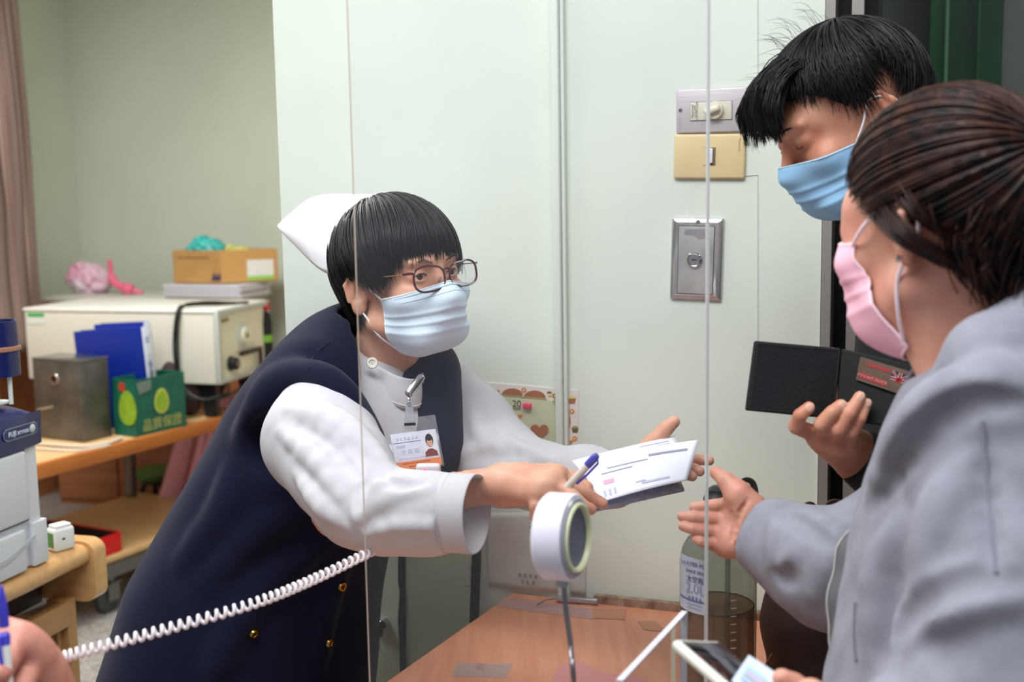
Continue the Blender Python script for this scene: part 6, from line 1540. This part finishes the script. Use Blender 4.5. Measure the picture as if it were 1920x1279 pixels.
    for a, b_, c_ in legs:
        K = Field(); K.cap(c_+V(.02, -.01, -.035), c_+V(-.12, .08, -.045), .042, .034, k=.02).half(V(0, 0, .012), V(0, 0, -1)); link('shoe', K.mesh(*bbox(K, .02), .008, 1), t, mat('shoe_white', (200, 200, 200), rough=.6), True, True)
    return t
woman()
# phone and card in her lower hand
def phone():
    P4 = [W(1296, 1256, 1.02), W(1385, 1240, 1.10), W(1470, 1290, 1.07), W(1380, 1330, .985)]
    M = plane_m(sum(P4, V(0, 0, 0))/4, P4[3]-P4[0], P4[1]-P4[0]); w = .074; h = .15
    t = thing('smartphone', None, 'smartphone in a cream case held low at the bottom right', 'phone', mat=M)
    MB().box((0.02, -.0, 0), (h, w, .010), .0048).obj('case', mat('case_cream', (222, 220, 208), rough=.4), t)
    MB().box((0.02, -.0, .0048), (h-.010, w-.010, .0014), .0006).obj('screen', mat('screen_dark', (22, 26, 30), rough=.08, coat=1), t)
    a, b_, c_, d_ = W(1404, 1228, 1.045), W(1462, 1266, 1.03), W(1440, 1330, .985), W(1372, 1276, 1.01)
    k = thing('id_card', (a+b_+c_+d_)/4, 'pale blue and white plastic card resting on the smartphone', 'card'); o = (a+b_+c_+d_)/4
    MB().poly([p-o for p in (a, b_, c_, d_)], .0009).obj('card', mat('card_bluewhite', (206, 218, 240), rough=.4), k, smooth=False)
    at = lambda u_, v_: lerp(lerp(a, b_, u_), lerp(d_, c_, u_), v_)-o+V(0, -.0004, .0018)
    MB().poly([at(.15, .35), at(.75, .35), at(.75, .8), at(.15, .8)], .0003).obj('blue_field', mat('card_blue', (170, 200, 236), rough=.4), k, smooth=False)
    MB().poly([at(.2, .5), at(.85, .5), at(.85, .55), at(.2, .55)], .0006).obj('red_line', mat('card_red', (220, 150, 160), rough=.4), k, smooth=False)
    MB().poly([at(.2, .62), at(.6, .62), at(.6, .68), at(.2, .68)], .0006).obj('tan_line', mat('card_tan', (160, 140, 110), rough=.4), k, smooth=False)
phone()
# ---------------------------------------------------------------- man with the wallet
M_skm = mat('skin_man', (214, 156, 128), rough=.5, sss=.12, bump=.1, bscale=240, col2=(196, 128, 102), vscale=26)
def man():
    H0 = W(1588, 220, 1.52); H = hframe(H0, -80, -25, 4); s = .95
    t = thing('person', V(.62, 1.62, 0), 'dark-haired man in black with a blue mask looking down into his wallet', 'person')
    F = Field(); T = head_field(F, H, s, lids=False)
    nb = W(1760, 430, 1.60); F.cap(T(0, -.03, -.045), nb, .055, .064, k=.04).cap(T(-.02, .01, -.07), W(1740, 450, 1.55), .03, .03, k=.04)
    shL = W(1830, 560, 1.46); elL = W(1800, 930, 1.42); wrL = W(1612, 858, 1.46)
    shR = W(1750, 540, 1.78); elR = W(1760, 900, 1.80)
    F.chain([shL, elL, wrL], [.05, .042, .029], k=.02)
    # fingers folded over the wallet from below
    F.ell(W(1572, 826, 1.445), (.030, .020, .018), k=.02)
    mc = [W(1530, 815, 1.43), W(1548, 828, 1.42), W(1570, 838, 1.42), W(1592, 842, 1.42)]
    fg = [[W(1493, 800, 1.405), W(1500, 779, 1.392), W(1517, 764, 1.392)], [W(1541, 796, 1.392), W(1560, 774, 1.385), W(1577, 760, 1.388)],
          [W(1573, 806, 1.388), W(1593, 776, 1.383), W(1612, 744, 1.388)], [W(1597, 812, 1.392), W(1613, 785, 1.388), W(1625, 756, 1.392)]]
    hand(F, wrL, .027, mc, fg, [W(1590, 830, 1.47), W(1560, 780, 1.49), W(1552, 730, 1.49), W(1560, 665, 1.475)], fr=.0090)
    lo = np.array(H0)-.16; hi = np.array(H0)+.16; lo[2] -= .06; hi[0] += .06
    m1 = F.mesh(lo, hi, .0026, 1)
    P_ = [W(1484, 760, 1.40), W(1625, 880, 1.46), W(1560, 650, 1.49), W(1630, 740, 1.39)]
    m2 = F.mesh(np.min([tuple(p) for p in P_], 0)-.022, np.max([tuple(p) for p in P_], 0)+.022, .0024, 1)
    G = Field(); G.cap(nb, W(1800, 1200, 1.62), .07, .11, k=.05).chain([shL, elL, wrL], [.05, .042, .029], k=.02).chain([shR, elR], [.05, .04]).cap(shR, shL, .05, k=.05).cap(nb, lerp(shR, shL, .5), .05, k=.05)
    m3 = G.mesh(*bbox(G), .011, 1)
    body = link('body', join_meshes([main_part(m1), main_part(m2), main_part(m3, .02)], 'body'), t, M_skm, True, True)
    for tip, pip, r in ((fg[0][2], fg[0][1], .0062), (fg[1][2], fg[1][1], .0062), (fg[2][2], fg[2][1], .006), (fg[3][2], fg[3][1], .0055)):
        d = (tip-pip).normalized(); nn = (V(0, -1, .25)-d*d.dot(V(0, -1, .25))).normalized(); R = Matrix((nn.cross(d), d, nn)).transposed()
        K = Field(); K.ell(tip-d*.001+nn*.0058, (r*.80, r*1.0, .0019), R, k=0); link('fingernail', K.mesh(tip-V(.012, .012, .012), tip+V(.012, .012, .012), .0007), body, mat('nail', (226, 178, 158), rough=.3), True, True)
    b = MB()
    for q in (-1, 1): b.tube([T(q*x, y, z) for x, y, z in ((.019, .0885, -.003), (.026, .0915, -.0065), (.034, .0905, -.0065), (.043, .0835, -.002))], [.0003, .0006, .0006, .0003], 5)
    b.obj('eyelashes', mat('lash_brown', (70, 44, 36), rough=.8), t, world=True)
    b = MB()
    for q in (-1, 1): b.tube([T(q*x, y, z) for x, y, z in ((.013, .0975, .0185), (.026, .0965, .0235), (.040, .0875, .0235), (.052, .075, .018))], [.0015, .0026, .0022, .0008], 6, flat=.5)
    b.obj('eyebrows', mat('brow_black', (26, 20, 20), rough=.8), t, world=True)
    Sc = Scalp(H, s, (0, -.012, .026), (.080, .102, .088), (0, -.25, .97), th0=96)
    prof = [(-180, 118), (-150, 116), (-125, 104), (-108, 84), (-94, 68), (-82, 72), (-70, 104), (-55, 92), (-35, 82), (-15, 80), (0, 82), (15, 80), (35, 82), (55, 92), (68, 110), (80, 98), (92, 92), (105, 96), (125, 106), (150, 116), (180, 118)]
    M_h = hair_mat('jet_hair', (24, 22, 26), .40, (9, 9, 11))
    hr = hair(Sc, prof, 4600, M_h, t, thick=.013, rr=.0011, jit=.12, seed=11, messy=.12, lift=.005, drift=lambda ph: .25*np.sin(ph*2+1))
    # forelocks falling forward off the brow
    rng = random.Random(5); paths = []
    for i in range(30):
        x = -.062+.124*i/29; j = rng.uniform(-.006, .006)
        a = T(x*.6, .0+j, .104-abs(x)*.3); b_ = T(x*.85, .068+j, .104-abs(x)*.25); c_ = T(x, .104+j, .070+j-abs(x)*.12); e_ = T(x*1.02+j, .112+j+rng.uniform(-.006, .008), .030+rng.uniform(-.012, .014)-abs(x)*.1)
        paths.append([a, b_, c_, e_])
    lock('forelock', paths, 46, .0045, M_h, hr, seed=7, spread=.8)
    fl = []
    for i in range(26):
        a0 = rng.uniform(-1.6, 1.2); th = rng.uniform(.2, 1.2); c = T(.09*math.sin(a0)*math.sin(th), .105*math.cos(a0)*math.sin(th)-.012, .03+.112*math.cos(th)); o = T(0, -.012, .03); d = (c-o).normalized()
        fl.append([c-d*.01, c+d*.006+V(-.006, 0, .004), c+d*.014+V(-.02, 0, -.001)])
    lock('stray_hairs', fl, 2, .006, M_h, hr, rr=.00035, seed=9)
    M_mb = mat('mask_sky', (150, 196, 232), rough=.8); M_me = mat('mask_edge_sky', (176, 208, 232), rough=.8)
    FF = Field(); FF.P = F.P[:]
    mk, P = mask_patch(FF, H, s, 1.12, -.030, -.118, .003, t, M_mb, M_me, nose=.010, tent=.008)
    e = MB(); a1, a2 = Vector(P[1, 1]), Vector(P[-2, 1]); er1 = T(-.080, -.0, .014); er2 = T(-.080, -.004, -.03)
    e.tube(spline([a1, lerp(a1, er1, .5)+(T(-1, 0, 0)-T(0, 0, 0))*.004, er1, T(-.088, -.026, .004), T(-.088, -.026, -.018), er2, a2], 36), .0014, 8)
    e.obj('ear_loops', mat('loop_white', (238, 238, 242)), mk)
    # black jacket
    B = Field(); f = V(-.9, -.42, -.1).normalized()
    sp = [(1800, 500, 1.61, .12), (1826, 620, 1.62, .172), (1834, 760, 1.62, .175), (1834, 900, 1.62, .165), (1830, 1060, 1.62, .16), (1825, 1250, 1.62, .165)]
    B.chain([W(*q[:3]) for q in sp], [q[3] for q in sp], k=.04, flat=(f, .72))
    B.cap(W(1775, 480, 1.58), shL, .06, .07, k=.04).cap(W(1770, 480, 1.64), shR, .06, .07, k=.04)
    B.chain([shL, elL], [.07, .058], k=.03).chain([elL, W(1690, 900, 1.44), W(1626, 866, 1.46)], [.056, .046, .037], k=.02).chain([shR, elR, W(1700, 1010, 1.70)], [.068, .055, .042], k=.03)
    B.disp = lambda X, d: .004*vnoise(X, 12, 5)
    jk = link('jacket', B.mesh(*bbox(B, .02), .007, 2), t, mat('black_cloth', (16, 16, 20), rough=.85), True, True)
    for x, y in ((1722, 668), (1729, 680)):
        MB().box(W(x, y, 1.425), (.005, .002, .006), .001).obj('jacket_print', mat('print_white', (220, 220, 220)), jk)
    # trousers and shoes
    hipc = W(1800, 1250, 1.62); legs = [(V(.60, 1.52, .78), V(.58, 1.50, .45), V(.60, 1.50, .08)), (V(.66, 1.70, .78), V(.64, 1.72, .45), V(.67, 1.72, .08))]
    J = Field(); J.cap(hipc, V(.63, 1.61, .80), .15, .13, k=.05, flat=(f, .8))
    for a, b_, c_ in legs: J.chain([a, b_, c_], [.09, .065, .055], k=.04)
    link('trousers', J.mesh(*bbox(J, .02), .012, 1), t, mat('trouser_black', (20, 20, 24), rough=.9), True, True)
    for a, b_, c_ in legs:
        K = Field(); K.cap(c_+V(.03, .01, -.035), c_+V(-.14, -.06, -.045), .045, .036, k=.02).half(V(0, 0, .012), V(0, 0, -1)); link('shoe', K.mesh(*bbox(K, .02), .009, 1), t, mat('shoe_black', (18, 18, 18), rough=.5), True, True)
man()
def wallet():
    TL, ST, SB, BL = W(1417, 639, 1.385), W(1578, 653, 1.425), W(1566, 786, 1.415), W(1400, 770, 1.38)
    TR, BR = W(1748, 692, 1.385), W(1716, 806, 1.375)
    o = ST; t = thing('wallet', o, 'open black fabric wallet with a stitched edge and a brown label patch', 'wallet')
    M_w = mat('black_denim', (26, 28, 34), rough=.85, bump=.5, bscale=500, var=.25, vscale=200)
    def panel(a, b_, c_, d_, nm, m, th=.006):
        nn = (b_-a).cross(d_-a).normalized(); nn = nn if nn.y > 0 else -nn
        x = MB().poly([p-o for p in (a, b_, c_, d_)], th, nn).obj(nm, m, t, smooth=False); q = x.modifiers.new('bevel', 'BEVEL'); q.width = .0025; q.segments = 3; return nn
    nn = panel(TL, ST, SB, BL, 'cover', M_w); n2 = panel(ST, TR, BR, SB, 'inner_cover', mat('black_lining', (16, 18, 20), rough=.8))
    b = MB(); th_ = mat('brown_thread', (92, 66, 46), rough=.8); k = 0
    for a, c_ in ((TL, ST), (ST, SB), (SB, BL), (BL, TL)):
        L = (c_-a).length; cc = (TL+ST+SB+BL)/4; N = int(L/.0042)
        for i in range(N):
            p = lerp(a, c_, (i+.2)/N); q = lerp(a, c_, (i+.75)/N); sh = (cc-lerp(p, q, .5)).normalized()*.0035; b.tube([p+sh-nn*.0004-o, q+sh-nn*.0004-o], .0003, 4)
    b.obj('stitching', th_, t)['kind'] = 'stuff'
    # label patch
    at = lambda u_, v_, off=.001: lerp(lerp(ST, TR, u_), lerp(SB, BR, u_), v_)-n2*off-o
    ax_, ay_ = (TR-ST), (ST-SB)
    pt = MB().poly([at(.22, .06), at(.80, .12), at(.77, .50), at(.20, .40)], .001, -n2).obj('leather_patch', mat('tan_leather', (98, 74, 58), rough=.5, var=.15, vscale=40), t, smooth=False)
    MB().poly([at(.30, .12, .0024), at(.58, .16, .0024), at(.57, .21, .0024), at(.30, .17, .0024)], .0003, -n2).obj('red_bar', mat('patch_red', (150, 40, 40), rough=.6), pt, smooth=False)
    MB().poly([at(.23, .275, .0022), at(.56, .34, .0022), at(.555, .42, .0022), at(.225, .355, .0022)], .0003, -n2).obj('red_band', mat('patch_red', (150, 40, 40)), pt, smooth=False)
    text('lettering', 'COUNT DUCK', .0046, mat('patch_pink', (226, 170, 160)), pt, plane_m(at(.39, .348, .0028), at(1, .52)-at(0, .36), UP), ext=.0001, squash=1.15)
    c = at(.68, .285, .0026); M = plane_m(c, at(1, .40)-at(0, .24), UP); fl = lambda x, y: M @ V(x, y, 0)
    fw, fh = .0098, .0085
    MB().poly([fl(-fw, -fh), fl(fw, -fh), fl(fw, fh), fl(-fw, fh)], .0002, -n2).obj('flag', mat('flag_navy', (44, 44, 70)), pt, smooth=False)
    def bars(w, m, z, nm):
        b = MB(); z = -n2*z
        for (x0, y0, x1, y1) in ((-fw, -fh, fw, fh), (-fw, fh, fw, -fh), (0, -fh, 0, fh), (-fw, 0, fw, 0)):
            d = V(x1-x0, y1-y0, 0).normalized(); s_ = V(-d.y, d.x, 0)*w*(1.5 if x0*x1 == 0 or y0*y1 == 0 else 1); b.poly([fl(x0-s_.x, y0-s_.y)+z, fl(x1-s_.x, y1-s_.y)+z, fl(x1+s_.x, y1+s_.y)+z, fl(x0+s_.x, y0+s_.y)+z], .0001, -n2)
        b.obj(nm, m, pt, smooth=False)
    bars(.0013, mat('flag_white', (216, 206, 206)), .0003, 'flag_cross_white'); bars(.0007, mat('flag_red', (170, 36, 44)), .0006, 'flag_cross_red')
wallet()
# ---------------------------------------------------------------- brown bag
def bag():
    c = W(1530, 1180, 1.60); t = thing('shoulder_bag', c, 'dark brown soft bag with leather handles between the bottle and the hoodie', 'bag')
    M_b = mat('bag_brown', (70, 50, 42), rough=.75, bump=.3, bscale=60, var=.2, vscale=20)
    F = Field(); z = V(0, 0, 0)
    F.chain([W(1500, 1040, 1.60), W(1500, 1160, 1.60), W(1520, 1300, 1.60), W(1530, 1420, 1.60)], [.022, .05, .052, .05], k=.03).chain([W(1590, 1020, 1.62), W(1600, 1160, 1.62), W(1600, 1300, 1.62), W(1600, 1420, 1.62)], [.03, .055, .06, .055], k=.04)
    F.disp = lambda X, d: .004*np.sin(X[:, 0]*150+X[:, 2]*25)*np.clip(.5+vnoise(X, 9, 2), 0, 1)+.004*vnoise(X, 18, 3)
    link('pouch', F.mesh(*bbox(F, .02), .005, 1), t, M_b, True, True)
    M_l = mat('leather_brown', (74, 46, 36), rough=.4)
    for pts in ([(1496, 1030), (1500, 975), (1512, 948), (1526, 952), (1532, 980), (1526, 1030)], [(1545, 1030), (1546, 970), (1556, 944), (1580, 946), (1596, 975), (1600, 1030)]):
        MB().tube(spline([W(x, y, 1.60)-c for x, y in pts], 30), .0065, 10, flat=.45).obj('handle', M_l, t)
    MB().box(W(1440, 1245, 1.55)-c, (.006, .004, .03), .001, R=Matrix.Rotation(.5, 3, 'Y')).obj('zip_pull', mat('copper_pull', (150, 90, 60), rough=.3, metal=.6), t)
bag()
